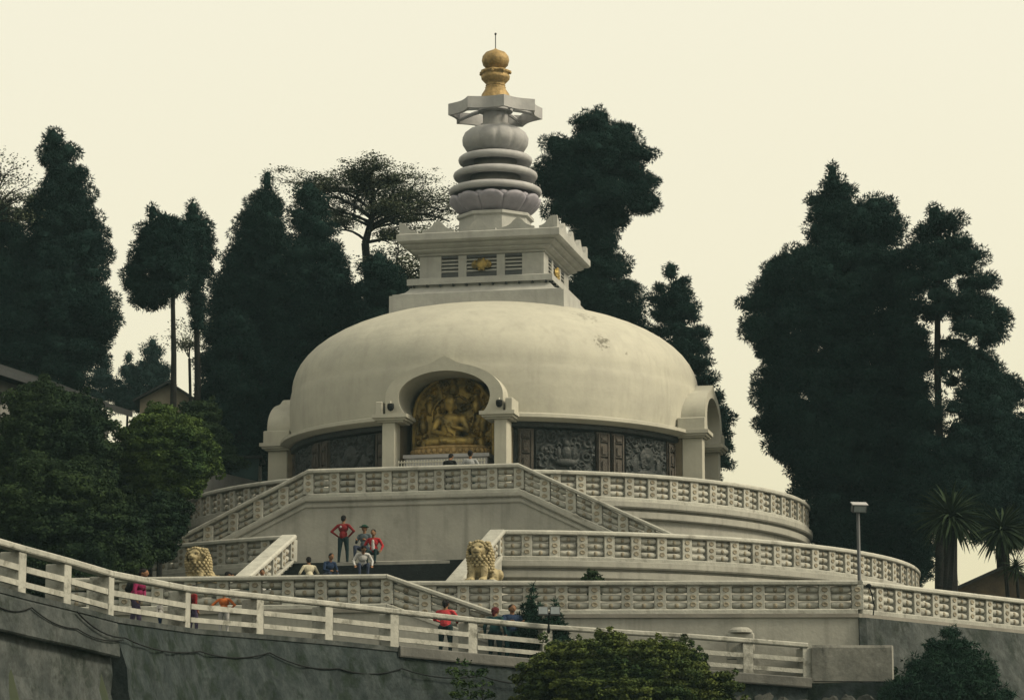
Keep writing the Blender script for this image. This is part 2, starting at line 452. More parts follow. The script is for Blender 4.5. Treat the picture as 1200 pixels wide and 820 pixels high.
rng = random.Random(7)
def relief_height(s, t, seeds, fig):
    h = 0.0
    for (cs, ct, rr, w, ph) in seeds:
        d = math.hypot(s - cs, t - ct)
        if d < rr:
            a = math.atan2(t - ct, s - cs)
            h = max(h, (0.55 + 0.45 * math.cos(w * d * 11 + a * 1 + ph)) * (1 - (d / rr) ** 4))
    if fig:
        for (cs, ct, rs, rt, hh) in fig:
            q = ((s - cs) / rs) ** 2 + ((t - ct) / rt) ** 2
            if q < 1: h = max(h, hh * math.sqrt(1 - q) + 0.4)
    return h
def relief_mesh(name, a0, a1, z0, z1, seed, kind):
    rg = random.Random(seed)
    wm = (a1 - a0) / 57.3 * 8.0
    hm = z1 - z0
    seeds = [(rg.uniform(0, wm), rg.uniform(0, hm), rg.uniform(0.16, 0.30), rg.choice((1.6, 2.2, 3.0)), rg.uniform(0, 6)) for _ in range(60)]
    c = wm / 2
    if kind == 0:
        fig = [(c, 1.18, 0.15, 0.17, 1.0), (c, 0.82, 0.22, 0.28, 1.0), (c, 0.46, 0.46, 0.16, 0.9), (c - 0.3, 0.8, 0.1, 0.26, 0.7), (c + 0.3, 0.8, 0.1, 0.26, 0.7)]
    else:
        fig = [(c, 0.9, 0.42, 0.42, 0.6), (c, 0.9, 0.2, 0.2, 1.2), (c - 0.7, 0.55, 0.18, 0.4, 0.8), (c + 0.7, 0.55, 0.18, 0.4, 0.8), (c, 0.3, 0.6, 0.12, 0.8)]
    nx, nz = 72, 46
    V, Fc = [], []
    for j in range(nz + 1):
        for i in range(nx + 1):
            s, t = wm * i / nx, hm * j / nz
            edge = min(s, wm - s, t, hm - t)
            h = 0.10 if edge < 0.055 else 0.02 + 0.11 * relief_height(s, t, seeds, fig)
            if edge < 1e-6: h = 0.0
            a = R(a0 + (a1 - a0) * i / nx)
            r = 8.03 + h
            V.append((r * math.sin(a), -r * math.cos(a), z0 + t))
    for j in range(nz):
        for i in range(nx):
            a = j * (nx + 1) + i
            Fc.append((a, a + 1, a + nx + 2, a + nx + 1))
    mb = MB(); mb.add(V, Fc)
    me = mb.mesh(name, M['relief'], F)
    return me
RM = [relief_mesh('relief_panel', 23.2, 40.6, 15.03, 16.74, 3, 0), relief_mesh('relief_panel', 50.4, 67.8, 15.03, 16.74, 9, 1)]
def pilaster_mesh(a0, a1):
    mb = MB()
    def slab(b0, b1, z0, z1, d):
        mb.sweep(arc(8.0, b0, b1, 4), [(0.0, z0), (d, z0), (d, z1), (0.0, z1)])
    slab(a0, a1, 15.025, 16.735, 0.12)
    w = (a1 - a0)
    slab(a0 + 0.08 * w, a0 + 0.2 * w, 15.1, 16.66, 0.2)
    slab(a1 - 0.2 * w, a1 - 0.08 * w, 15.1, 16.66, 0.2)
    slab(a0 + 0.24 * w, a1 - 0.24 * w, 16.36, 16.62, 0.19)
    slab(a0 + 0.3 * w, a1 - 0.3 * w, 16.42, 16.52, 0.23)
    slab(a0 + 0.24 * w, a1 - 0.24 * w, 15.80, 16.28, 0.18)
    slab(a0 + 0.34 * w, a1 - 0.34 * w, 15.88, 16.18, 0.22)
    slab(a0 + 0.24 * w, a1 - 0.24 * w, 15.14, 15.72, 0.18)
    slab(a0 + 0.34 * w, a1 - 0.34 * w, 15.24, 15.62, 0.22)
    return mb.mesh('carved_pilaster', M['pil'], F)
PMs = [pilaster_mesh(18.6, 22.9), pilaster_mesh(41.0, 45.2), pilaster_mesh(45.8, 50.0), pilaster_mesh(68.2, 72.4)]
for k in range(4):
    rot = Matrix.Rotation(R(90 * k), 4, 'Z')
    for me in RM: put('relief_panel', me, stupa, rot)
    for me in PMs: put('carved_pilaster', me, stupa, rot)

# dome with openings where the portals pass through
def dome_prof():
    p = [(8.22, 17.2), (8.30, 17.8), (8.33, 18.4), (8.31, 19.0), (8.25, 19.3)]
    for r in [8.24, 8.2, 8.1, 7.95, 7.7, 7.4, 7.0, 6.5, 6.0, 5.4, 4.8, 4.0, 3.2]:
        p.append((r, 19.3 + 3.45 * (1 - (r / 8.25) ** 2.3) ** (1 / 2.05)))
    return p
mb = MB()
pr = dome_prof()
fine = []
for (r0, z0), (r1, z1) in zip(pr[:-1], pr[1:]):
    n = max(1, int(math.hypot(r1 - r0, z1 - z0) / 0.13))
    for i in range(n): fine.append((r0 + (r1 - r0) * i / n, z0 + (z1 - z0) * i / n))
fine.append(pr[-1])
NS = 320
V = [(r * math.cos(2 * math.pi * i / NS), r * math.sin(2 * math.pi * i / NS), z) for r, z in fine for i in range(NS)]
Fc = []
for k in range(len(fine) - 1):
    for i in range(NS):
        j = (i + 1) % NS
        q = (k * NS + i, k * NS + j, k * NS + NS + j, k * NS + NS + i)
        cx = sum(V[t][0] for t in q) / 4; cy = sum(V[t][1] for t in q) / 4; cz = sum(V[t][2] for t in q) / 4
        u, w = (cx, cy) if abs(cy) > abs(cx) else (cy, cx)
        if abs(u) < 2.0 and cz < 17.85 + 1.18 * math.sqrt(1 - (u / 2.02) ** 2): continue
        Fc.append(q)
mb.add(V, Fc)
mb.part('dome', M['dome'], stupa, F, smooth=True)

# portals: horseshoe arches on square columns, one per quarter
def portal_outline(n=44):
    inn, out = [], []
    for i in range(n + 1):
        d = -32 + (180 + 64) * i / n
        a = R(d)
        c, s = math.cos(a), math.sin(a)
        inn.append((1.78 * c, 17.86 + (0.97 if s > 0 else 1.24) * s))
        og = 0.26 * math.exp(-((d - 90) / 9.0) ** 2)
        if s > 0: out.append((2.28 * c, 17.86 + 1.27 * s + og))
        else: out.append((2.28 * (1 if c > 0 else -1) * (0.97 + 0.03 * abs(c)), 17.86 + 1.24 * s))
    return inn, out
INN, OUT = portal_outline()
def portal_mesh():
    mb = MB()
    vf, vb = -8.95, -6.3
    A = [(x, vf, z) for x, z in INN]
    A2 = [(x * 1.02, vf + 0.05, z + 0.01) for x, z in INN]
    B = [(x, vf, z) for x, z in OUT]
    C = [(x, vb, z) for x, z in OUT]
    D = [(x, vb, z) for x, z in INN]
    rings = [[A[i], B[i], C[i], D[i]] for i in range(len(A))]
    mb.loft(rings)
    return mb
me_arch = portal_mesh().mesh('portal_arch', M['dome'], F, angle=R(40))
mb = MB()
for s in (-1, 1):
    pass
def column_mesh(s):
    mb = MB()
    c = 2.17 * s
    mb.bbox(c - 0.25, c + 0.25, -8.86, -8.04, 13.52, 16.95, 0.03)
    mb.bbox(c - 0.33, c + 0.33, -8.94, -7.98, 13.505, 14.2, 0.04)
    return mb.mesh('column', M['dome'], F)
def capital_mesh(s):
    mb = MB()
    c = 2.08 * s
    for h, z0, z1 in ((0.50, 16.93, 17.0), (0.60, 17.0, 17.08), (0.68, 17.08, 17.22)):
        mb.box(c - h, c + h, -8.45 - h, -8.35 + h * 0.9, z0, z1)
    return mb.mesh('capital', M['dome'], F)
def shoulder_mesh(s):
    mb = MB(); c = 2.52 * s
    mb.bbox(c - 0.14, c + 0.14, -9.0, -7.9, 17.222, 17.72, 0.03)
    return mb.mesh('shoulder_block', M['dome'], F)
def niche_mesh():
    mb = MB()
    mb.box(-2.4, 2.4, -6.3, -6.15, 13.5, 19.2)
    for s in (-1, 1):
        x0, x1 = sorted((1.93 * s, 2.4 * s))
        mb.box(x0, x1, -8.03, -6.31, 13.5, 17.3)
    return mb.mesh('niche_wall', M['niche'], F)
colm = [column_mesh(-1), column_mesh(1)]; capm = [capital_mesh(-1), capital_mesh(1)]; shm = [shoulder_mesh(-1), shoulder_mesh(1)]
nim = niche_mesh()
for k in range(4):
    rot = Matrix.Rotation(R(90 * k), 4, 'Z')
    put('portal_arch', me_arch, stupa, rot)
    put('niche_wall', nim, stupa, rot)
    for me in colm: put('column', me, stupa, rot)
    for me in capm: put('capital', me, stupa, rot)
    for me in shm: put('shoulder_block', me, stupa, rot)

# square harmika above the dome
mb = MB(); mb.loft(sq([(3.56, 21.6), (3.56, 22.86)])); mb.part('harmika_base', M['white'], stupa, F)
mb = MB(); mb.loft(sq([(3.46, 22.862), (3.46, 22.92), (3.26, 22.97), (3.05, 23.06), (2.92, 23.18), (2.86, 23.28)])); mb.part('harmika_slope', M['white'], stupa, F)
mb = MB(); mb.loft(sq([(2.80, 23.282), (2.80, 23.38), (2.98, 23.381), (2.98, 23.62), (2.88, 23.66)])); mb.part('harmika_ledge', M['white'], stupa, F)
mb = MB()
for k in range(4):
    Rk = Matrix.Rotation(R(90 * k), 4, 'Z')
    for i in range(11):
        x = -2.7 + 5.4 * i / 10
        b = MB(); b.box(x - 0.03, x + 0.03, -2.975, -2.80, 23.29, 23.378)
        mb.add([Rk @ Vector(p) for p in b.v], b.f)
mb.part('dentil_row', M['relief'], stupa, F)['kind'] = 'stuff'
mb = MB(); mb.loft(sq([(2.40, 23.662), (2.40, 24.62)])); mb.part('harmika_core', M['white'], stupa, F)
# wall panels between the louvres
for k in range(4):
    Rk = Matrix.Rotation(R(90 * k), 4, 'Z')
    G = F @ Rk
    for x0, x1 in ((-2.56, -1.66), (-0.96, -0.62), (0.62, 0.96), (1.66, 2.56)):
        mb = MB(); mb.bbox(x0, x1 if x1 < 2 else 2.40, -2.56, -2.402, 23.664, 24.6, 0.012); mb.part('wall_panel', M['white'], stupa, G)
    for x0, x1 in ((-1.66, -0.96), (-0.62, 0.62), (0.96, 1.66)):
        mb = MB()
        mb.box(x0, x1, -2.44, -2.402, 23.9, 24.5)
        mb.box(x0, x1, -2.55, -2.402, 23.664, 23.9)
        mb.box(x0, x1, -2.55, -2.402, 24.5, 24.6)
        w = mb.part('louvre_window', [M['grey_metal']], stupa, G)
        sl = MB(); sl.add([(x0, -2.54, 0), (x1, -2.54, 0), (x1, -2.45, 0.07), (x0, -2.45, 0.07), (x0, -2.54, 0.035), (x1, -2.54, 0.035), (x1, -2.45, 0.105), (x0, -2.45, 0.105)],
                          [(0, 3, 2, 1), (4, 5, 6, 7), (0, 1, 5, 4), (1, 2, 6, 5), (2, 3, 7, 6), (3, 0, 4, 7)])
        sm = sl.mesh('slat', M['white'], G)
        for z in (23.93, 24.08, 24.23, 24.38): put('slat', sm, w, Matrix.Translation((0, 0, z)))
    # gilded emblem: oval boss with two wings
    mb = MB()
    mb.ell((0, -2.58, 24.2), (0.26, 0.10, 0.24)); mb.ell((-0.26, -2.57, 24.2), (0.16, 0.07, 0.17)); mb.ell((0.26, -2.57, 24.2), (0.16, 0.07, 0.17))
    for i in range(10):
        a = 2 * math.pi * i / 10
        mb.ell((0.30 * math.cos(a), -2.61, 24.2 + 0.22 * math.sin(a)), (0.06, 0.05, 0.06), 6, 4)
    mb.part('gilded_emblem', M['gold_dark'], stupa, G, smooth=True)
mb = MB(); mb.loft(sq([(2.50, 24.602), (2.62, 24.64), (2.62, 24.72), (2.72, 24.73), (2.86, 24.80), (2.86, 24.88), (2.96, 24.89), (3.10, 24.97), (3.10, 25.06),
                      (3.26, 25.07), (3.34, 25.14), (3.34, 25.40), (3.26, 25.44)])); mb.part('harmika_cornice', M['white'], stupa, F)
def merlon(x0, x1, peak, h=0.42):
    """ogee crest block cut in outline, standing along the front edge"""
    pts = [(x0, 0.0)]
    n = 14
    for i in range(n + 1):
        x = x0 + (x1 - x0) * i / n
        q = 1 - min(1.0, abs(x - peak) / max(x1 - peak, peak - x0))
        pts.append((x, 0.10 + h * (q ** 1.9 if q < 0.6 else q ** 1.35 * 0.96)))
    pts.append((x1, 0.0))
    b = MB()
    m = len(pts)
    Vv = [(p[0], -3.24, 25.442 + p[1]) for p in pts] + [(p[0], -3.04, 25.442 + p[1]) for p in pts]
    b.add(Vv, [tuple(range(m)), tuple(range(2 * m - 1, m - 1, -1))] + [(i, m + i, m + (i + 1) % m, (i + 1) % m) for i in range(m)])
    return b
for k in range(4):
    G = F @ Matrix.Rotation(R(90 * k), 4, 'Z')
    for args in ((-3.24, -2.5, -3.2), (-2.3, -0.98, -1.64), (-0.72, 0.72, 0.0), (0.98, 2.3, 1.64), (2.5, 3.03, 3.0)):
        merlon(*args).part('crest_block', M['white'], stupa, G)
O8 = R(22.5)
mb = MB(); mb.lathe([(2.5, 25.442), (2.5, 25.62), (1.95, 25.66), (1.95, 25.8), (1.55, 25.84), (1.50, 26.5), (1.62, 26.56), (1.62, 26.68)], 8, rot=O8)
mb.part('octagon_neck', M['white'], stupa, F)
# lotus with separate petals
mb = MB(); mb.lathe([(1.1, 26.682), (1.18, 26.8), (1.45, 27.25), (1.5, 27.38)], 32); mb.part('lotus_core', M['lilac'], stupa, F, smooth=True)
def petal(w=0.52, rows=7, cols=8):
    Vf, Vb = [], []
    for j in range(rows + 1):
        t = j / rows
        r = 1.24 + 0.66 * math.sin(t * 1.5) ** 0.9
        z = 26.70 + 0.72 * t + 0.04 * (t > 0.95)
        hw = w * (0.70 + 0.36 * t) * (1 if t < 0.8 else (1 - ((t - 0.8) / 0.2) ** 2 * 0.42))
        for i in range(cols + 1):
            s = -1 + 2 * i / cols
            rr = r - 0.13 * abs(s) ** 2.4 + 0.05 * (abs(s) > 0.7)
            Vf.append((s * hw, -rr, z - 0.05 * s * s)); Vb.append((s * hw, -rr + 0.09, z - 0.05 * s * s))
    b = MB(); n = len(Vf); c = cols + 1
    fs = [(j * c + i, j * c + i + 1, j * c + c + i + 1, j * c + c + i) for j in range(rows) for i in range(cols)]
    fs += [tuple(n + q for q in reversed(f)) for f in fs]
    edge = [i for i in range(c)] + [j * c + cols for j in range(1, rows + 1)] + [rows * c + i for i in range(cols - 1, -1, -1)] + [j * c for j in range(rows - 1, 0, -1)]
    for a, b_ in zip(edge, edge[1:] + edge[:1]): fs.append((a, n + a, n + b_, b_))
    b.add(Vf + Vb, fs)
    return b
pm = petal().mesh('petal', M['lilac'], F, smooth=True)
for i in range(11): put('petal', pm, stupa, Matrix.Rotation(2 * math.pi * i / 11 + 0.12, 4, 'Z'))
pm2 = petal(0.3).mesh('inner_petal', M['lilac'], F @ Matrix.Translation((0, 0.10, 0.0)), smooth=True)
for i in range(11): put('inner_petal', pm2, stupa, Matrix.Rotation(2 * math.pi * (i + 0.5) / 11 + 0.12, 4, 'Z'))
# the spire rings: rounded rim, hollow underside, drum between
def ring(a, z, t=0.30):
    return [(a * 0.50, z + 0.0), (a * 0.72, z - 0.02), (a * 0.83, z - 0.08), (a * 0.91, z - 0.15), (a * 0.965, z - 0.12), (a * 0.99, z - 0.05), (a, z + 0.02), (a * 0.985, z + 0.10), (a * 0.93, z + 0.17), (a * 0.80, z + 0.23), (a * 0.60, z + 0.26), (a * 0.48, z + 0.27)]
for a, z in ((1.92, 27.72), (1.74, 28.40), (1.53, 29.06)):
    mb = MB(); mb.lathe(ring(a, z), 64); mb.part('spire_ring', M['palewhite'], stupa, F, smooth=True)
mb = MB(); mb.lathe([(1.15, 27.35), (1.12, 27.80), (1.05, 27.81), (1.02, 28.46), (0.92, 28.47), (0.88, 29.1), (0.8, 29.11), (0.80, 29.4)], 40); mb.part('spire_shaft', M['palewhite'], stupa, F, smooth=True)
mb = MB()
pf = [(0.55, 29.3), (0.95, 29.36), (1.2, 29.5), (1.36, 29.76), (1.38, 29.98), (1.28, 30.2), (1.05, 30.38), (0.8, 30.44), (0.5, 30.46)]
mb.lathe(pf, 96, fn=lambda a, z: 1 - 0.05 * (1 - abs(math.cos(a * 6))) ** 3)
mb.part('melon_bulb', M['palewhite'], stupa, F, smooth=True)
mb = MB(); mb.lathe([(0.62, 30.44), (0.62, 30.6), (0.52, 30.62), (0.52, 31.1), (0.72, 31.14), (0.72, 31.46), (0.66, 31.5)], 32); mb.part('spire_neck', M['palewhite'], stupa, F, angle=R(35))
# open eight-pointed wheel with bowed-in sides
def wheel():
    b = MB()
    P = []
    rv = 1.98
    for k in range(8):
        a0, a1 = R(22.5 + 45 * k), R(22.5 + 45 * (k + 1))
        p0 = Vector((rv * math.cos(a0), rv * math.sin(a0))); p1 = Vector((rv * math.cos(a1), rv * math.sin(a1)))
        for i in range(6):
            t = i / 6
            p = p0.lerp(p1, t)
            q = p * (1 - 0.09 * math.sin(math.pi * t))
            P.append(q)
    outer = P; inner = [p * (1 - 0.14 / p.length) for p in P]
    n = len(P)
    rings = [[(o.x, o.y, 30.92), (o.x, o.y, 31.40), (i_.x, i_.y, 31.40), (i_.x, i_.y, 30.92)] for o, i_ in zip(outer, inner)]
    rings.append(rings[0])
    b.loft(rings, caps=False)
    return b
wheel().part('spire_wheel', M['palewhite'], stupa, F, angle=R(20))
for k in range(8):
    mb = MB(); a = R(22.5 + 45 * k)
    mb.tube([(0.45 * math.cos(a), 0.45 * math.sin(a), 31.32), (1.2 * math.cos(a), 1.2 * math.sin(a), 31.22), (1.88 * math.cos(a), 1.88 * math.sin(a), 31.05)], [0.10, 0.08, 0.06], 6)
    mb.part('spoke', M['palewhite'], stupa, F)
FINZ = F @ Matrix.Translation((0, 0, 31.5)) @ Matrix.Diagonal((1.04, 1.04, 1.13, 1)) @ Matrix.Translation((0, 0, -31.5))
# gilded finial
mb = MB(); mb.lathe([(0.60, 31.50), (0.68, 31.52), (0.66, 31.60), (0.60, 31.64), (0.55, 31.82), (0.44, 32.0), (0.40, 32.06), (0.42, 32.1), (0.38, 32.14)], 40, fn=lambda a, z: 1 + 0.03 * math.cos(a * 12) * (31.6 < z < 32.0))
mb.part('gilded_bell', M['gold'], stupa, FINZ, smooth=True)
mb = MB(); mb.lathe([(0.36, 32.14), (0.40, 32.18), (0.36, 32.22), (0.42, 32.28), (0.56, 32.42), (0.58, 32.52), (0.50, 32.60), (0.56, 32.64), (0.62, 32.70), (0.50, 32.76), (0.30, 32.80)], 40, fn=lambda a, z: 1 + 0.05 * math.cos(a * 8) * (z > 32.55))
for i in range(8):
    a = 2 * math.pi * i / 8
    mb.ell((0.60 * math.cos(a), 0.60 * math.sin(a), 32.64), (0.06, 0.06, 0.07), 6, 4)
mb.part('gilded_vase', M['gold'], stupa, FINZ, smooth=True)
mb = MB(); mb.lathe([(0.28, 32.78), (0.36, 32.82), (0.50, 32.95), (0.55, 33.12), (0.52, 33.28), (0.40, 33.42), (0.20, 33.50), (0.06, 33.56), (0.02, 33.60)], 32); mb.part('gilded_orb', M['gold'], stupa, FINZ, smooth=True)
mb = MB(); mb.tube([(0, 0, 33.56), (0, 0, 34.12)], 0.02, 6); mb.ell((0, 0, 34.14), (0.05, 0.05, 0.05), 8, 5); mb.part('lightning_spike', M['grey_metal'], stupa, FINZ)

# ------------------------------------------------------------------ terraces
def terrace_round(name, label, r, z0, z1, n=160):
    t = thing(name, label, 'terrace', (0, 0, z0), rz=PHI)
    mb = MB(); mb.lathe([(r - 0.15, z0), (r - 0.15, z1 - 0.62), (r - 0.6, z1 - 0.62)], n, caps=False); mb.part('terrace_wall', M['wall'], t, F, angle=R(30))
    mb = MB(); mb.lathe([(r - 0.6, z1 - 0.621), (r + 0.02, z1 - 0.62), (r + 0.06, z1 - 0.58), (r + 0.06, z1 - 0.36), (r - 0.06, z1 - 0.32), (r - 0.06, z1 - 0.27), (r + 0.12, z1 - 0.25), (r + 0.16, z1 - 0.2), (r + 0.16, z1 - 0.02), (r + 0.10, z1), (r - 1.2, z1)], n, caps=False)
    mb.part('moulding', M['wall'], t, F, angle=R(30))
    mb = MB(); mb.lathe([(r - 1.2, z1), (0.01, z1 + 0.001)], n, caps=False); mb.part('terrace_floor', M['floor'], t, F)
    return t
terrace1 = terrace_round('round_terrace', 'upper round white terrace directly below the dome, narrower of the two round tiers', 12.6, Z2, Z1)
terrace2 = terrace_round('round_terrace', 'wider round white terrace below the upper one, with the stair opening at its front', 16.9, Z3 - 1.5, Z2)

P3 = [(-19, -14), (-16.5, -26.8), (-3.30, -28.55), (-3.05, -26.35), (11.35, -26.75), (17.7, -20.15), (25.2, -12.4), (22, 6), (-20, 6)]
t3 = thing('lower_terrace', 'lowest terrace slab with straight front wall carrying the lions', 'terrace', (0, -22, 2.0))
mb = MB(); mb.prism(P3, 4.2, Z3 - 0.12); mb.part('terrace_wall', M['wall'], t3)
mb = MB(); mb.prism([(x * 1.002, y * 1.002 - 0.02) for x, y in P3], Z3 - 0.12, Z3); mb.part('terrace_floor', M['floor'], t3)

# ------------------------------------------------------------------ balustrades
RAILH = 1.05
def post_mesh():
    b = MB(); b.bbox(-0.185, 0.185, -0.15, 0.15, 0.14, 0.90, 0.012)
    b.cm = 1
    for s in (-1, 1):
        for z in (0.30, 0.53, 0.76):
            n = 8
            V0 = [(0.105 * math.cos(2 * math.pi * i / n), s * 0.151, z + 0.085 * math.sin(2 * math.pi * i / n)) for i in range(n)]
            V1 = [(0.085 * math.cos(2 * math.pi * i / n), s * 0.178, z + 0.065 * math.sin(2 * math.pi * i / n)) for i in range(n)]
            V2 = [(0.03 * math.cos(2 * math.pi * i / n), s * 0.165, z + 0.025 * math.sin(2 * math.pi * i / n)) for i in range(n)]
            b.loft([V0, V1, V2])
    return b.mesh('post', [M['rail'], M['knob']])
def bar_mesh():
    b = MB()
    prof = [(-0.5, 0.078), (-0.42, 0.098), (-0.25, 0.110), (-0.1, 0.112), (0.1, 0.112), (0.25, 0.110), (0.42, 0.098), (0.5, 0.078)]
    rings = [[(x, 0.95 * r * math.cos(a), r * math.sin(a)) for a in [2 * math.pi * k / 8 for k in range(8)]] for x, r in prof]
    b.loft(rings)
    b.cm = 1
    for s in (-1, 1): b.ell((0, s * 0.088, -0.01), (0.12, 0.05, 0.085), 8, 4)
    return b.mesh('bolster', [M['rail'], M['knob']], smooth=True)
POST, BAR = post_mesh(), bar_mesh()
COPING = [(-0.21, 0.895), (0.21, 0.895), (0.235, 0.925), (0.235, 1.0), (0.19, 1.05), (-0.19, 1.05), (-0.235, 1.0), (-0.235, 0.925)]
PLINTH = [(-0.20, 0.004), (0.20, 0.004), (0.20, 0.12), (0.17, 0.15), (-0.17, 0.15), (-0.20, 0.12)]
def balustrade(label, pts, endposts=(True, True), root=None, cat='balustrade', name='balustrade', wide=None):
    """pts: world points of the post feet"""
    pts = [Vector(p) for p in pts]
    mid = pts[len(pts) // 2]
    t = thing(name, label, cat, mid)
    mb = MB(); mb.sweep([tuple(p) for p in pts], wide or COPING); mb.part('coping', M['rail'], t)
    mb = MB(); mb.sweep([tuple(p) for p in pts], PLINTH); mb.part('plinth', M['rail'], t)
    n = len(pts)
    for i, p in enumerate(pts):
        if (i == 0 and not endposts[0]) or (i == n - 1 and not endposts[1]): continue
        a, b = pts[max(0, i - 1)], pts[min(n - 1, i + 1)]
        d = (b - a)
        put('post', POST, t, Matrix.Translation(p) @ Matrix.Rotation(math.atan2(d.y, d.x), 4, 'Z'))
    for a, b in zip(pts[:-1], pts[1:]):
        d = b - a; h = math.hypot(d.x, d.y); sl = math.atan2(d.z, h); L_ = max(0.1, d.length - 0.36 / math.cos(sl))
        m = (a + b) / 2
        Q = Matrix.Rotation(math.atan2(d.y, d.x), 4, 'Z') @ Matrix.Rotation(-sl, 4, 'Y') @ Matrix.Diagonal((L_, 1, 0.98 * math.cos(sl), 1))
        for z in (0.275, 0.52, 0.765):
            put('bolster', BAR, t, Matrix.Translation(m + Vector((0, 0, z))) @ Q)
    return t
def modules(a, b, step=0.98):
    a, b = Vector(a), Vector(b)
    n = max(1, round(math.hypot(b.x - a.x, b.y - a.y) / step))
    return [a.lerp(b, i / n) for i in range(n + 1)]
def arcpts(r, a0, a1, z, step=0.98):
    n = max(1, round(abs(R(a1 - a0)) * r / step))
    return [FL(r * math.sin(R(a0 + (a1 - a0) * i / n)), -r * math.cos(R(a0 + (a1 - a0) * i / n)), z) for i in range(n + 1)]
fa = math.degrees(math.asin(3.9 / 12.45))
balustrade('curved balustrade round the right side of the upper terrace, below the carved frieze', arcpts(12.45, fa, 126, Z1, 0.93))
balustrade('curved balustrade round the left side of the upper terrace, behind the left stair flight', arcpts(12.45, -fa, -100, Z1, 0.93))
ga = math.degrees(math.asin(3.75 / 16.75))
balustrade('long curved balustrade of the wider round terrace, right of the stair opening', arcpts(16.75, ga, 122, Z2))
balustrade('curved balustrade of the wider round terrace, left of the stair opening', arcpts(16.75, -ga, -96, Z2))
# central landing in front of the niche with two flights
VF = -13.55
land = thing('stair_landing', 'central landing with two flights falling left and right in front of the niche', 'staircase', FL(0, -13.5, Z2), rz=PHI)
mb = MB(); mb.prism([(-3.98, -12.0), (-3.98, VF + 0.2), (3.98, VF + 0.2), (3.98, -12.0)], Z2, Z1 - 0.003); mb.part('landing_slab', M['wall'], land, F)
# face wall: one sheet under the landing and both flights
EX = 9.55
def facewall(v0, v1, top):
    pl = [(-EX, Z2), (EX, Z2), (EX, Z2 + 0.02 + top), (3.98, Z1 + top), (-3.98, Z1 + top), (-EX, Z2 + 0.02 + top)]
    b = MB(); n = len(pl)
    b.add([(x, v0, z) for x, z in pl] + [(x, v1, z) for x, z in pl], [tuple(range(n)), tuple(range(2 * n - 1, n - 1, -1))] + [(i, n + i, n + (i + 1) % n, (i + 1) % n) for i in range(n)])
    return b
facewall(VF - 0.16, VF + 0.19, 0.0).part('face_wall', M['wall'], land, F)
mb = MB()
pth = [(-EX, VF - 0.16, Z2), (-3.98, VF - 0.16, Z1), (3.98, VF - 0.16, Z1), (EX, VF - 0.16, Z2)]
mb.sweep(pth, [(0.0, -0.16), (0.08, -0.14), (0.10, -0.10), (0.10, 0.0), (0.0, 0.003)])
mb.sweep(pth, [(0.0, -0.36), (0.04, -0.36), (0.055, -0.33), (0.055, -0.24), (0.0, -0.22)])
mb.part('string_moulding', M['wall'], land, F)
for s in (-1, 1):
    n = 16
    for i in range(n):
        a = 3.98 + (EX - 0.2 - 3.98) * i / n; b_ = 3.98 + (EX - 0.2 - 3.98) * (i + 1) / n
        x0, x1 = sorted((a * s, b_ * s))
        mb = MB(); mb.box(x0, x1, VF + 0.2, -11.9, Z2 + 0.004, Z1 - (i + 1) * (Z1 - Z2) / (n + 1)); mb.part('step', M['floor'], land, F)
top = [FL(p[0], VF, p[2]) for p in modules((-3.9, 0, Z1), (3.9, 0, Z1))]
balustrade('level balustrade across the landing in front of the niche', [FL(-3.9 + 7.8 * i / 8, VF, Z1 + 0.004) for i in range(9)])
for s, nm in ((1, 'sloping balustrade falling right from the landing'), (-1, 'sloping balustrade falling left from the landing')):
    balustrade(nm, [FL(s * (3.9 + (EX - 3.9) * i / 6), VF, Z1 + (Z2 - Z1) * i / 6) for i in range(7)], (False, True))
# broad dark stair between the two round-terrace balustrades
VS0, VS1 = -16.45, -24.0
stair = thing('broad_staircase', 'broad dark granite staircase rising between the two pale sloping balustrades', 'staircase', FL(0, -24, Z3), rz=PHI)
n = 16
for i in range(n):
    v0 = VS0 + (VS1 - VS0) * i / n; v1 = VS0 + (VS1 - VS0) * (i + 1) / n
    mb = MB(); mb.box(-3.5, 3.5, v1, v0 - 0.002, Z3 + 0.003, Z2 + 0.003 - i * (Z2 - Z3) / n - 0.002 * i); mb.part('step', M['step'], stair, F)
for s, nm in ((1, 'pale sloping balustrade on the right edge of the dark staircase, beside the right lion'), (-1, 'pale sloping balustrade on the left edge of the dark staircase, with a sunlit coping')):
    mb = MB()
    sh = 3.75 * s
    mb.add([(sh + dx, v, z) for dx in (-0.2, 0.2) for v, z in ((VS0 - 0.3, Z3), (VS1, Z3), (VS1, Z3 + 0.02), (VS0 - 0.3, Z2))], [(0, 1, 2, 3), (4, 7, 6, 5), (0, 4, 5, 1), (1, 5, 6, 2), (2, 6, 7, 3), (3, 7, 4, 0)])
    mb.part('string_wall', M['wall'], stair, F)
    WID = [(-0.27, 0.895), (0.27, 0.895), (0.30, 0.925), (0.30, 1.0), (0.24, 1.05), (-0.24, 1.05), (-0.30, 1.0), (-0.30, 0.925)]
    balustrade(nm, [FL(3.75 * s, VS0 - 0.15 + (VS1 - VS0 + 0.15) * i / 7, Z2 + (Z3 - Z2) * i / 7) for i in range(8)], wide=WID)
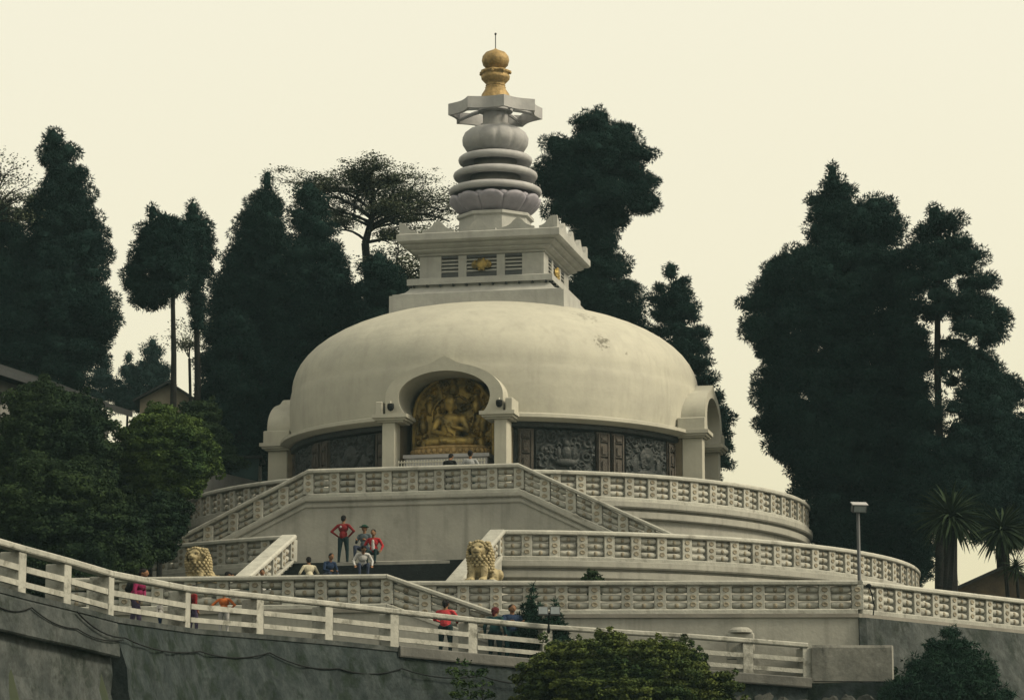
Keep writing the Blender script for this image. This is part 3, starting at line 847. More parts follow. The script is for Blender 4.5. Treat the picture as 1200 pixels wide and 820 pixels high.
# lowest terrace balustrades
A3, B3 = Vector((-3.05, -26.2, Z3)), Vector((11.35, -26.55, Z3))
C3 = Vector((17.6, -20.05, Z3)); D3 = Vector((25.0, -12.4, Z3))
balustrade('long straight balustrade along the front of the lowest terrace, in front of the right lion', modules(A3, B3, 1.06), )
balustrade('straight balustrade running back to the right from the cracked corner post of the lowest terrace', modules(B3, C3, 1.02)[0:] + modules(C3, D3, 1.02)[1:], (False, True))
A4, B4 = Vector((-13.5, -27.05, Z3)), Vector((-3.30, -28.4, Z3))
balustrade('straight balustrade in front of the left lion, behind the walkway railing', modules(A4, B4, 1.08))
E4 = Vector((3.7, -28.9, Z3 - 2.45))
balustrade('sloping balustrade falling right from the lowest terrace to the walkway', modules(B4, E4, 1.12), (False, True))
fl = thing('side_staircase', 'side staircase falling right behind its sloping balustrade to the walkway', 'staircase', (0, -27.6, 5.6))
mb = MB()
Vv = []
for yy in (-0.17, 0.17):
    for p, z in ((B4, 4.5), (E4, 4.5), (E4, E4.z), (B4, B4.z)): Vv.append((p.x, p.y + yy, z))
mb.add(Vv, [(0, 1, 2, 3), (4, 7, 6, 5), (0, 4, 5, 1), (1, 5, 6, 2), (2, 6, 7, 3), (3, 7, 4, 0)])
mb.part('face_wall', M['wall'], fl)
n = 15
for i in range(n):
    x0 = -3.0 + 6.7 * i / n; x1 = -3.0 + 6.7 * (i + 1) / n
    mb = MB(); mb.box(x0, x1, -28.45 - 0.4 * (i / n), -26.95, 4.6, Z3 - (i + 1) * 2.45 / (n + 1)); mb.part('step', M['floor'], fl)

# ------------------------------------------------------------------ walkway with its post-and-rail fence
inn = []
for i, p in enumerate(RP):
    a, b = RP[max(i - 1, 0)], RP[min(i + 1, len(RP) - 1)]
    d = (b - a); d.z = 0; d.normalize()
    inn.append(Vector((-d.y, d.x, 0)))
mb = MB()
EXTL = RP[0] + (RP[0] - RP[1]) * 5
rings = []
for i, p in enumerate(RP):
    z = WALKZ[i]
    o = p - inn[i] * 0.30; q = p + inn[i] * 3.4
    rings.append([(o.x, o.y, z - 0.13), (o.x, o.y, z), (q.x, q.y, z), (q.x, q.y, z - 0.13)])
mb.loft(rings)
mb.part('walkway', M['concrete'])['kind'] = 'structure'
def walk_fence():
    t = thing('walkway_railing', 'weathered concrete post-and-rail fence running along the outer edge of the walkway', 'railing', (RP[7].x, RP[7].y, WALKZ[7]))
    for i, p in enumerate(RP):
        ang = math.atan2(inn[i].y, inn[i].x) - math.pi / 2
        b = MB(); b.bbox(-0.17, 0.17, -0.10, 0.42, 0.002, RH - 0.10, 0.015)
        put('post', b.mesh('post', M['ramp']), t, Matrix.Translation((p.x, p.y, WALKZ[i])) @ Matrix.Rotation(ang, 4, 'Z'))
    for i in range(len(RP) - 1):
        for k, (z0, z1) in enumerate(((RH - 0.10, RH + 0.05), (0.53, 0.67), (0.18, 0.31))):
            b = MB()
            pa, pb = RP[i] - inn[i] * 0.0, RP[i + 1] - inn[i + 1] * 0.0
            pa = Vector((pa.x, pa.y, WALKZ[i])); pb = Vector((pb.x, pb.y, WALKZ[i + 1]))
            d = (pb - pa).normalized()
            if k:
                pa = pa + d * 0.17; pb = pb - d * 0.17
                prof = [(0.0, z0), (0.10, z0), (0.10, z1), (0.0, z1)]
            else:
                prof = [(-0.14, z0), (0.13, z0), (0.15, z0 + 0.03), (0.15, z1 - 0.03), (0.12, z1), (-0.12, z1)]
            b.sweep([tuple(pa), tuple(pb)], prof)
            b.part('top_rail' if k == 0 else 'rail', M['ramp'], t)
    return t
walk_fence()
# solid parapet at the right end
p0 = RP[-1]; p1 = at(1046, 762, 92.2)
par = MB()
par.sweep([(p0.x + 0.2, p0.y + 0.02, WALKZ[-1]), (p1.x, p1.y, WALKZ[-1] - 0.05)], [(-0.2, -0.05), (0.2, -0.05), (0.2, 0.98), (0.17, 1.06), (-0.17, 1.06), (-0.2, 0.98)])
o = par.part('parapet', M['concrete_pale'])
tag(o, 'solid stained concrete parapet closing the right end of the walkway railing', 'parapet')

# retaining walls below the walkway
def retaining(name, label, idx, m, top_drop, out0, batter, extra=None, rough_=0.06, seed=1):
    rg = random.Random(seed)
    pts = []
    for i in idx:
        p = RP[i]; o = p - inn[i] * out0
        pts.append((Vector((o.x, o.y, WALKZ[i] - top_drop)), -inn[i]))
    if extra: pts = pts + extra
    # refine
    ref = []
    for (a, na), (b, nb) in zip(pts[:-1], pts[1:]):
        L_ = (b - a).length; n = max(1, int(L_ / 0.45))
        for i in range(n): ref.append((a.lerp(b, i / n), na.lerp(nb, i / n).normalized()))
    ref.append(pts[-1])
    rows = 10
    front = []
    for j in range(rows + 1):
        t = j / rows
        row = []
        for (p, nn) in ref:
            zb = 0.6
            z = p.z + (zb - p.z) * t
            q = p + nn * (batter * (p.z - z) + (rg.uniform(-1, 1) * rough_ if 0 < j else 0))
            row.append((q.x, q.y, z))
        front.append(row)
    nF = len(ref)
    back = [[(p.x - nn.x * 0.8, p.y - nn.y * 0.8, z_) for (p, nn), z_ in zip(ref, [r[2] for r in front[k]])] for k in (0, rows)]
    b = MB()
    rows_all = front + [back[1], back[0]]
    rings = [[rows_all[j][i] for j in range(len(rows_all))] for i in range(nF)]
    b.loft(rings)
    o = b.part(name, m, smooth=False)
    tag(o, label, 'wall')
    return o
retaining('retaining_wall', 'pale grey retaining wall at the far left under the projecting ledge', range(0, 5), M['concrete'], 0.90, 0.10, 0.10, seed=2)
retaining('retaining_wall', 'dark mossy battered retaining wall under the left half of the walkway railing', range(4, 9), M['concrete_dark'], 0.135, 0.26, 0.20, seed=3)
retaining('retaining_wall', 'dark wet retaining wall below the people at the middle railing, behind the bush', range(8, 11), M['concrete_dark'], 0.135, 0.26, 0.10, seed=4)
# ledge over the first wall
lp = []
mb = MB()
for i in range(0, 5):
    p = RP[i]
    lp.append((p.x, p.y, WALKZ[i] - 0.135))
mb.sweep(lp, [(-0.3, -0.78), (0.34, -0.86), (0.38, -0.82), (0.30, -0.06), (0.26, 0.0), (-0.3, 0.0)])
o = mb.part('wall_ledge', M['concrete']); tag(o, 'sloping concrete ledge projecting from the far left retaining wall', 'ledge')
# kerb slab line under the middle railing
mb = MB(); mb.sweep([(RP[i].x, RP[i].y, WALKZ[i] - 0.137) for i in range(8, 15)], [(-0.1, -0.14), (0.36, -0.14), (0.38, -0.10), (0.38, 0.15), (0.35, 0.18), (0.302, 0.18), (0.302, 0.0), (-0.1, 0.0)])
o = mb.part('walkway_kerb', M['kerb']); tag(o, 'pale kerb slab edging the walkway below the middle and right railing', 'kerb')
# rubble-stone wall under the right end
def rubble():
    t = thing('rubble_wall', 'rough rubble stone wall below the right end of the walkway', 'wall', (RP[12].x, RP[12].y, 2))
    rg = random.Random(11)
    ends = [RP[i] for i in range(10, 15)] + [at(1046, 762, 92.2), Vector((13.9, -26.6, 6.5))]
    cum = [0]
    for a, b in zip(ends[:-1], ends[1:]): cum.append(cum[-1] + math.hypot(b.x - a.x, b.y - a.y))
    def pos(s):
        for k in range(len(cum) - 1):
            if s <= cum[k + 1] or k == len(cum) - 2:
                f = (s - cum[k]) / (cum[k + 1] - cum[k])
                a, b = ends[k], ends[k + 1]
                d = (b - a); d.z = 0; d.normalize()
                return a.lerp(b, f), d
    core = MB()
    cp = []
    for e in ends: cp.append((e.x, e.y, 0))
    core.sweep(cp, [(-0.6, 0.5), (0.30, 0.5), (0.16, 5.9), (-0.6, 5.9)])
    core.part('wall_core', M['concrete_dark'], t)
    z = 5.5
    cnt = 0
    while z > 3.2 and cnt < 290:
        h = rg.uniform(0.26, 0.46); s = rg.uniform(0, 0.2)
        while s < cum[-1] - 0.3:
            w = rg.uniform(0.30, 0.95)
            p, d = pos(s + w / 2)
            c = Vector((p.x, p.y, z - h / 2 + rg.uniform(-.07, .07))) + Vector((d.y, -d.x, 0)) * (0.12 + (5.5 - z) * 0.045)
            b = MB()
            b.ell((0, 0, 0), (w * 0.54, 0.15, h * rg.uniform(0.42, 0.60)), 7, 4, Matrix.Rotation(rg.uniform(-.3, .3), 3, 'Y'))
            b.v = [(x + rg.uniform(-.06, .06), y + rg.uniform(-.04, .03), zz + rg.uniform(-.05, .05)) for x, y, zz in b.v]
            put('stone', b.mesh('stone', M['stone']), t, Matrix.Translation(c) @ Matrix.Rotation(math.atan2(d.y, d.x), 4, 'Z'))
            s += w + 0.03; cnt += 1
        z -= h + 0.03
rubble()
# mottled battered wall under the right wing, with cracks
def wingwall():
    rg = random.Random(5)
    P = [Vector((11.36, -26.80, 0)), Vector((11.56, -26.78, 0)), Vector((17.8, -20.3, 0)), Vector((25.3, -12.5, 0)), Vector((40, 3, 0))]
    ref = []
    for a, b in zip(P[:-1], P[1:]):
        n = max(1, int((b - a).length / 0.5))
        d = (b - a).normalized(); nn = Vector((d.y, -d.x, 0))
        for i in range(n): ref.append((a.lerp(b, i / n), nn))
    rings = []
    for p, nn in ref:
        col = []
        for j in range(13):
            t = j / 12; z = Z3 - 0.125 - 7.0 * t
            k = 0.02 + 0.26 * (Z3 - z) * (0.25 + 0.75 * min(1, max(0, (p.x - 11.3) / 3.0))) + (rg.uniform(-0.05, 0.05) if j else 0)
            q = p + nn * k
            col.append((q.x, q.y, z))
        col.append((p.x - nn.x * 1.0, p.y - nn.y * 1.0, Z3 - 7.1)); col.append((p.x - nn.x * 1.0, p.y - nn.y * 1.0, Z3 - 0.125))
        rings.append(col)
    b = MB(); b.loft(rings)
    o = b.part('retaining_wall', M['concrete']); tag(o, 'mottled sloping retaining wall under the right-hand balustrade, behind the dark conifer', 'wall')
wingwall()
# dark weep-hole slab on the wing wall, small round-headed pier
mb = MB(); q = at(868, 757, 92.75)
mb.bbox(-0.42, 0.42, -0.18, 0.25, -0.4, 0.42, 0.05)
mb.lathe([(0.38, 0.42), (0.36, 0.5), (0.25, 0.58), (0.05, 0.6)], 16)
me = mb.mesh('stub_pier', M['wall'])
o = put('stub_pier', me, None, Matrix.Translation(q)); tag(o, 'short round-topped pier against the terrace wall near the right end of the walkway', 'pier')
# ------------------------------------------------------------------ foliage
ICO = None
def ico():
    global ICO
    if ICO is None:
        bm = bmesh.new(); bmesh.ops.create_icosphere(bm, subdivisions=2, radius=1.0)
        v = np.array([x.co[:] for x in bm.verts]); f = np.array([[a.index for a in q.verts] for q in bm.faces]); bm.free()
        ICO = (v, f)
    return ICO
def poly_mesh(name, V, Fs, m, mi=None):
    """V (n,3) array, Fs list of index arrays of equal width"""
    me = bpy.data.meshes.new(name)
    me.vertices.add(len(V)); me.vertices.foreach_set('co', V.astype(np.float32).ravel())
    tot = sum(f.size for f in Fs)
    me.loops.add(tot); me.loops.foreach_set('vertex_index', np.concatenate([f.ravel() for f in Fs]).astype(np.int32))
    np_ = sum(len(f) for f in Fs)
    me.polygons.add(np_)
    ls = []; st = 0
    for f in Fs:
        w = f.shape[1]; ls.append(st + np.arange(len(f)) * w); st += f.size
    me.polygons.foreach_set('loop_start', np.concatenate(ls).astype(np.int32))
    for x in (m if isinstance(m, (list, tuple)) else [m]): me.materials.append(x)
    me.update(calc_edges=True)
    return me
def crown(clumps, m, dens=60.0, L=0.30, W=0.075, core=0.80, seed=0, spread=0.55, droop=0.0, kind='needle', inner=0.78, outer=1.10):
    """leaf-sized faces spread over lumpy clumps; each clump has an opaque lumpy heart"""
    rg = np.random.RandomState(seed)
    Vs, T, Q = [], [], []
    n0 = 0
    iv, fi = ico()
    for cl in clumps:
        c, r = cl[0], cl[1]
        c = np.array(c, float); r = np.array(r, float)
        if core > 0 and len(cl) < 3:
            ns = 1 + 0.22 * rg.randn(len(iv), 1)
            V = c + iv * r * core * ns
            Vs.append(V); T.append(fi + n0); n0 += len(V)
        area = 4 * math.pi * ((r[0] * r[1]) ** 1.6 / 3 + (r[0] * r[2]) ** 1.6 / 3 + (r[1] * r[2]) ** 1.6 / 3) ** (1 / 1.6)
        k = max(8, int(area * dens))
        d = rg.randn(k, 3); d /= np.linalg.norm(d, axis=1, keepdims=True)
        q = rg.uniform(inner, outer, (k, 1))
        p = c + d * r * q
        nrm = d / r; nrm /= np.linalg.norm(nrm, axis=1, keepdims=True)
        ax = nrm + spread * rg.randn(k, 3); ax[:, 2] -= droop; ax /= np.linalg.norm(ax, axis=1, keepdims=True)
        o = np.cross(ax, rg.randn(k, 3)); o /= np.linalg.norm(o, axis=1, keepdims=True)
        l = L * rg.uniform(0.6, 1.3, (k, 1)); w = W * rg.uniform(0.7, 1.3, (k, 1))
        if kind == 'needle':
            V = np.stack([p - o * w, p + o * w, p + ax * l], 1).reshape(-1, 3)
            Vs.append(V); T.append(np.arange(3 * k).reshape(k, 3) + n0); n0 += 3 * k
        else:               # flat leaf: diamond lying mostly across the outward direction
            t = np.cross(nrm, o) + 0.5 * rg.randn(k, 3); t[:, 2] *= 0.5; t /= np.linalg.norm(t, axis=1, keepdims=True)
            o2 = np.cross(t, nrm + 0.6 * rg.randn(k, 3)); o2 /= np.linalg.norm(o2, axis=1, keepdims=True)
            V = np.stack([p - t * l / 2, p + o2 * w, p + t * l / 2, p - o2 * w], 1).reshape(-1, 3)
            Vs.append(V); Q.append(np.arange(4 * k).reshape(k, 4) + n0); n0 += 4 * k
    Fs = []
    if T: Fs.append(np.concatenate(T))
    if Q: Fs.append(np.concatenate(Q))
    return poly_mesh('crown', np.concatenate(Vs), Fs, m)
def trunk_mesh(pts, r0, r1, n=8):
    b = MB(); k = len(pts)
    b.tube(pts, [r0 + (r1 - r0) * i / (k - 1) for i in range(k)], n)
    return b
def prof_at(prof, py):
    ys = [p[0] for p in prof]
    return float(np.interp(py, ys, [p[1] for p in prof])), float(np.interp(py, ys, [p[2] for p in prof]))
def conifer(label, D, trunk_px, trunk_top, prof, seed, cs=0.95, group='tall conifers behind the stupa', m='conifer', dens=150, step=0.66, trunk_r=0.42,
            L=0.15, W=0.022, name='conifer_tree', core=0.70, keep=1.0, depthf=0.8, cat='tree', flat=0.72, lower_trunk=True, zg=None, slit=None):
    rg = random.Random(seed)
    ppm = FOC / D
    clumps = []
    y = prof[0][0]; yend = prof[-1][0]
    base = at(trunk_px, yend, D)
    zg = zg if zg is not None else gz(base.x, base.y)
    while y < yend:
        xl, xr = prof_at(prof, y)
        w = (xr - xl) / 2 / ppm
        c = at((xl + xr) / 2, y, D)
        if w < cs * 0.7:
            for _ in range(2): clumps.append(((c.x + rg.uniform(-.3, .3) * w, c.y + rg.uniform(-.3, .3) * w, c.z - w * 0.5), (max(.25, w * rg.uniform(.85, 1.05)), max(.25, w * .8), cs * rg.uniform(.55, .8))))
        else:
            n = max(3, int(2 * math.pi * w * (0.6 + 0.4 * depthf) / (cs * 1.25)))
            a0 = rg.uniform(0, 6.3)
            for i in range(n):
                if rg.random() > keep: continue
                a = a0 + 2 * math.pi * (i + rg.uniform(-.35, .35)) / n
                r = cs * rg.uniform(0.42, 0.95)
                shelf = 0.87 + 0.21 * abs(math.sin(c.z * 1.75 + seed + 1.6 * math.cos(a * 1.0 + seed) + 0.9 * math.sin(2 * a))) ** 0.8
                rad = w * shelf * rg.uniform(0.90, 1.04) - r * 0.85
                if rg.random() < 0.22: rad -= cs * rg.uniform(0.2, 0.8)
                rad = max(0.0, rad)
                cc = (c.x + rad * math.cos(a), c.y + rad * math.sin(a) * depthf, c.z + rg.uniform(-.45, .45) * cs - 0.25 * r)
                clumps.append((cc, (r, r, r * flat * rg.uniform(.8, 1.15))))
                for _ in range(3):          # lobes on the outer side of the spray
                    b_ = a + rg.uniform(-1.1, 1.1); e_ = rg.uniform(-.5, .7); q = r * rg.uniform(.35, .62)
                    clumps.append(((cc[0] + r * .95 * math.cos(b_) * math.cos(e_), cc[1] + r * .95 * math.sin(b_) * math.cos(e_), cc[2] + r * flat * math.sin(e_)), (q, q, q * .8), 0))
            if w > 1.6 * cs and keep > 0.9:
                for i in range(max(1, int(w / cs))):
                    a = rg.uniform(0, 6.3); rad = rg.uniform(0, 0.55) * w; r = cs * rg.uniform(.8, 1.3)
                    clumps.append(((c.x + rad * math.cos(a), c.y + rad * math.sin(a) * depthf, c.z), (r, r, r * .8)))
        y += step * ppm * rg.uniform(0.85, 1.15)
    if slit:                    # thin boughs either side of the bare trunk
        x0, x1, y0, y1, pr = slit
        a_, b_ = at(x0, y1, D), at(x1, y0, D)
        clumps = [q for q in clumps if not (a_.x < q[0][0] < b_.x and a_.z < q[0][2] < b_.z and rg.random() < pr)]
    t = thing(name, label, cat, (base.x, base.y, zg), group)
    put('crown', crown(clumps, M[m], dens, L, W, core, seed), t)
    tp = at(trunk_px, trunk_top, D)
    k = 7
    pts = [Vector((base.x, base.y, zg - 0.3)).lerp(tp, i / k) + Vector((0.05 * math.sin(i * 1.7 + seed), 0, 0)) for i in range(k + 1)]
    trunk_mesh(pts, trunk_r, trunk_r * 0.3).part('trunk', M['bark'], t, smooth=True)
    return t, clumps

# left group
conifer('big broad dark conifer at the far left, rising above the house roof', 128, 62, 170,
        [(158, 50, 76), (175, 44, 90), (205, 42, 104), (228, 34, 106), (245, 28, 112), (262, 32, 116), (290, 18, 124), (320, 14, 126), (345, 5, 134), (372, 4, 140), (395, -2, 132), (420, -5, 112), (450, -10, 106), (490, -10, 100)], 11, cs=0.85)
conifer('dark conifer cut by the left edge of the picture, beside the big broad one', 132, 2, 260,
        [(240, -14, 16), (262, -30, 28), (300, -46, 34), (360, -55, 38), (430, -60, 40), (500, -60, 40)], 12, cs=0.9)
conifer('left one of the pair of tall bare-trunked conifers, with a lopsided crown', 118, 205, 300,
        [(246, 174, 186), (254, 168, 206), (262, 166, 218), (275, 160, 224), (292, 158, 222), (308, 150, 224), (322, 146, 224), (338, 150, 220), (352, 152, 200)], 13, cs=0.55, step=0.42, trunk_r=0.22, dens=130, L=0.15)
conifer('right one of the pair of tall bare-trunked conifers, with a narrower pointed crown', 121, 233, 255,
        [(242, 222, 230), (256, 214, 240), (275, 212, 252), (296, 208, 250), (315, 212, 248), (335, 214, 240), (360, 222, 242), (385, 224, 240)], 14, cs=0.5, step=0.4, trunk_r=0.22, dens=130, L=0.15)
for i, (tip, x, hw, bot, lab) in enumerate(((410, 120, 17, 470, 'small faint conifer nearest the big left conifer, low in the gap'), (418, 151, 20, 472, 'small faint conifer in the middle of the low gap, left of the bare trunk'), (402, 178, 22, 478, 'small faint conifer right beside the bare trunk, tallest of the three in the gap'))):
    conifer(lab, 165, x, tip + 8, [(tip, x - 3, x + 4), (tip + 14, x - hw * .6, x + hw * .7), (tip + 30, x - hw, x + hw), (bot, x - hw * 1.1, x + hw)], 20 + i, cs=0.6, step=0.5, m='conifer_hazed', dens=90, trunk_r=0.15, group='small distant conifers')
conifer('tall pointed conifer left of the dome, the left and taller of two merging ones', 130, 300, 230,
        [(212, 308, 316), (225, 294, 328), (245, 282, 336), (270, 272, 340), (295, 262, 342), (320, 254, 344), (345, 246, 346), (375, 240, 346), (410, 234, 340), (450, 226, 330), (490, 232, 322), (530, 250, 320)], 15, cs=0.75)
conifer('pointed conifer touching the left shoulder of the dome, right one of two merging ones', 127, 360, 235,
        [(220, 356, 368), (236, 344, 380), (255, 338, 390), (280, 334, 396), (305, 328, 406), (330, 325, 416), (360, 320, 424), (400, 318, 420), (440, 315, 380), (480, 312, 350), (530, 300, 345)], 16, cs=0.75)
conifer('low dark conifer mass between the dome and the thin-leaved tree', 126, 440, 320,
        [(300, 432, 452), (315, 418, 470), (335, 412, 480), (365, 400, 486), (400, 396, 480), (440, 396, 470)], 17, cs=0.75)
conifer('narrow dark conifer filling the shade beside the left portal', 122, 282, 400,
        [(380, 262, 300), (420, 240, 318), (470, 236, 322), (510, 250, 318), (545, 258, 315)], 18, cs=0.7, keep=0.75)
shrub_fill = ((500, 258, 300), (520, 250, 345), (560, 250, 350), (590, 250, 350))
conifer('squat dark conifer low behind the left portal of the stupa', 133, 300, 520, list(shrub_fill), 19, cs=0.8)
# right of the spire
conifer('irregular tall conifer directly behind the spire, bulging to the right at its top', 130, 700, 160,
        [(134, 694, 714), (146, 668, 738), (160, 650, 748), (175, 634, 756), (190, 630, 770), (206, 630, 771), (222, 634, 768), (238, 640, 764), (250, 652, 746), (262, 664, 730), (278, 668, 726), (296, 664, 732), (320, 660, 740), (345, 658, 748), (370, 660, 752), (400, 670, 770), (450, 680, 780)], 31, cs=0.78)
conifer('slender conifer against the right shoulder of the dome', 128, 800, 325,
        [(314, 778, 796), (326, 766, 808), (345, 760, 810), (362, 757, 822), (380, 760, 830), (405, 762, 828), (430, 770, 836), (455, 775, 846), (480, 780, 854), (505, 790, 858), (535, 800, 858), (560, 810, 850)], 32, cs=0.5)
# right group
conifer('huge dark conifer right of the stupa, with a small peaked top and wide left side', 120, 990, 215,
        [(200, 968, 982), (212, 958, 996), (228, 950, 1010), (242, 948, 1052), (258, 952, 1060), (276, 940, 1058), (292, 912, 1062), (312, 894, 1062), (330, 882, 1064), (350, 866, 1066), (372, 864, 1066), (388, 876, 1070), (410, 900, 1072), (430, 890, 1074), (450, 882, 1076), (470, 894, 1080), (490, 890, 1080), (505, 896, 1082), (520, 902, 1082), (540, 914, 1082), (565, 924, 1082), (600, 934, 1084), (640, 944, 1084), (690, 950, 1086)], 33, cs=0.85)
conifer('tall conifer at the right with a rounded top and its bare trunk showing', 117, 1098, 262,
        [(247, 1084, 1104), (258, 1070, 1120), (272, 1062, 1130), (292, 1060, 1136), (312, 1052, 1158), (330, 1050, 1168), (345, 1048, 1166), (362, 1050, 1180), (385, 1054, 1178), (405, 1060, 1166), (428, 1064, 1160), (450, 1062, 1176), (475, 1066, 1182), (520, 1060, 1186), (570, 1050, 1180), (600, 1050, 1150)], 34, cs=0.66, keep=0.9, trunk_r=0.26, slit=(1074, 1112, 335, 520, 0.62))
conifer('dark conifer cut by the right edge of the picture, above the palms', 123, 1172, 450,
        [(430, 1140, 1176), (448, 1130, 1196), (475, 1126, 1206), (510, 1120, 1216), (560, 1110, 1225), (600, 1120, 1230), (622, 1136, 1235)], 35, cs=0.8)
conifer('dark conifer closing the lower gap behind the tall right-hand pair', 124, 1050, 420,
        [(400, 1030, 1066), (450, 1010, 1084), (520, 1000, 1100), (600, 990, 1100), (680, 985, 1095)], 36, cs=0.9)

# open broadleaf tree behind the harmika: skeleton of limbs with thin leaf sprays
def open_tree(label, D, base_px, fork_px, canopy, seed, mleaf, rtrunk=0.22, nlim=7, leafn=26, name='broadleaf_tree', leafL=0.17, tips=None, group=None, spr=0.55, lead=None):
    rg = random.Random(seed); nr = np.random.RandomState(seed)
    B_ = at(base_px[0], base_px[1], D); zg = gz(B_.x, B_.y)
    t = thing(name, label, 'tree', (B_.x, B_.y, zg), group)
    fork = at(fork_px[0], fork_px[1], D)
    mb = MB()
    pts = [Vector((B_.x, B_.y, zg - 0.2)), Vector((B_.x, B_.y, zg - 0.2)).lerp(fork, 0.5) + Vector((0.2, 0, 0)), fork]
    mb.tube(pts, [rtrunk * 1.3, rtrunk * 1.1, rtrunk], 8)
    top = at(lead[0], lead[1], D) if lead else fork
    if lead: mb.tube([fork, fork.lerp(top, .5) + Vector((.12, 0, 0)), top], [rtrunk, rtrunk * .75, rtrunk * .4], 7)
    ends = []
    def limb(p, q, r, lev):
        k = 4
        bend = Vector((rg.uniform(-.12, .12), rg.uniform(-.12, .12), rg.uniform(0.02, .18))) * (q - p).length
        P_ = [p.lerp(q, i / k) + bend * math.sin(math.pi * i / k) for i in range(k + 1)]
        mb.tube(P_, [r * (1 - 0.5 * i / k) for i in range(k + 1)], 5 if lev < 2 else 4)
        ends.append((q, lev))
        if lev >= 3: return
        for _ in range(4 if lev < 2 else 3):
            f = rg.uniform(0.35, 1.0)
            o = P_[min(k, int(f * k))]
            d = (q - p).normalized()
            d2 = (d * 0.7 + Vector((rg.uniform(-1, 1), rg.uniform(-1, 1) * 0.8, rg.uniform(-0.25, 0.45)))).normalized()
            l = (q - p).length * rg.uniform(0.40, 0.62)
            limb(o, o + d2 * l, r * 0.42, lev + 1)
    for (px, py, dy) in canopy:
        q = at(px, py, D + dy)
        if lead:
            f_ = min(1, max(0, (q.z - fork.z - 0.5) / max(.1, top.z - fork.z) * .75)); s_ = fork.lerp(top, f_)
            limb(s_, s_.lerp(q, 0.9), rtrunk * 0.40, 0)
        else: limb(fork if rg.random() < 0.6 else fork.lerp(q, 0.12), fork.lerp(q, 0.86), rtrunk * 0.42, 0)
    mb.part('trunk', M['bark'], t)
    C, Rr = [], []
    for q, lev in ends:
        if lev < 1 or rg.random() < 0.30: continue
        for _ in range(2 if lev < 3 else 1):
            C.append(q + Vector((rg.gauss(0, .2), rg.gauss(0, .2), rg.gauss(0, .06))))
    P = []
    for c in C:
        k = leafn
        pp = nr.randn(k, 3) * np.array([spr, spr, 0.045]) + np.array(c)
        P.append(pp)
    P = np.concatenate(P); k = len(P)
    tt = nr.randn(k, 3); tt[:, 2] *= 0.35; tt /= np.linalg.norm(tt, axis=1, keepdims=True)
    oo = np.cross(tt, nr.randn(k, 3) * 0.5 + np.array([0, 0, 1])); oo /= np.linalg.norm(oo, axis=1, keepdims=True)
    l = leafL * nr.uniform(0.6, 1.3, (k, 1)); w = l * 0.28
    V = np.stack([P - tt * l / 2, P + oo * w, P + tt * l / 2, P - oo * w], 1).reshape(-1, 3)
    put('crown', poly_mesh('crown', V, [np.arange(4 * k).reshape(k, 4)], mleaf), t)
    return t
open_tree('airy thin-leaved tree with visible limbs between the conifers and the harmika', 133, (455, 420), (428, 285),
          [(388, 226, -1), (358, 232, 0.5), (420, 212, 0), (448, 214, 1), (472, 232, -1), (500, 248, 0), (520, 256, 0.5), (405, 250, 1.5), (440, 248, -2), (480, 262, 2), (460, 285, 0), (505, 276, -0.5), (395, 268, 0), (490, 240, 2), (435, 222, 2), (350, 238, 0), (345, 226, 1), (530, 246, 0), (512, 240, 1), (538, 258, 0), (410, 200, 0), (435, 198, -1), (375, 250, 1), (462, 245, 0)], 41, M['broad'], rtrunk=0.18, leafn=30, leafL=0.11, spr=0.21, lead=(438, 222))
open_tree('dark leafy tree low behind the left corner of the harmika', 129, (470, 420), (462, 345),
          [(440, 305, 0), (470, 295, 1), (492, 312, -1), (482, 330, 0), (450, 325, 0), (505, 328, 0)], 42, M['broad'], rtrunk=0.16, leafn=13, leafL=0.15, spr=0.4)
open_tree('almost bare twiggy tree at the top left edge, beside the big conifer', 126, (-20, 330), (-18, 262),
          [(10, 195, 0), (22, 215, .5), (26, 232, -.5), (20, 250, 0), (2, 190, 1), (-30, 200, 0), (25, 262, 0)], 43, M['broad'], rtrunk=0.14, leafn=5, leafL=0.13, spr=0.25)
open_tree('bare twiggy sapling between the two slim conifer trunks', 124, (222, 450), (222, 420),
          [(210, 385, 0), (232, 380, 0), (226, 400, 0), (214, 405, 0)], 44, M['broad'], rtrunk=0.06, leafn=4, leafL=0.12, spr=0.22)

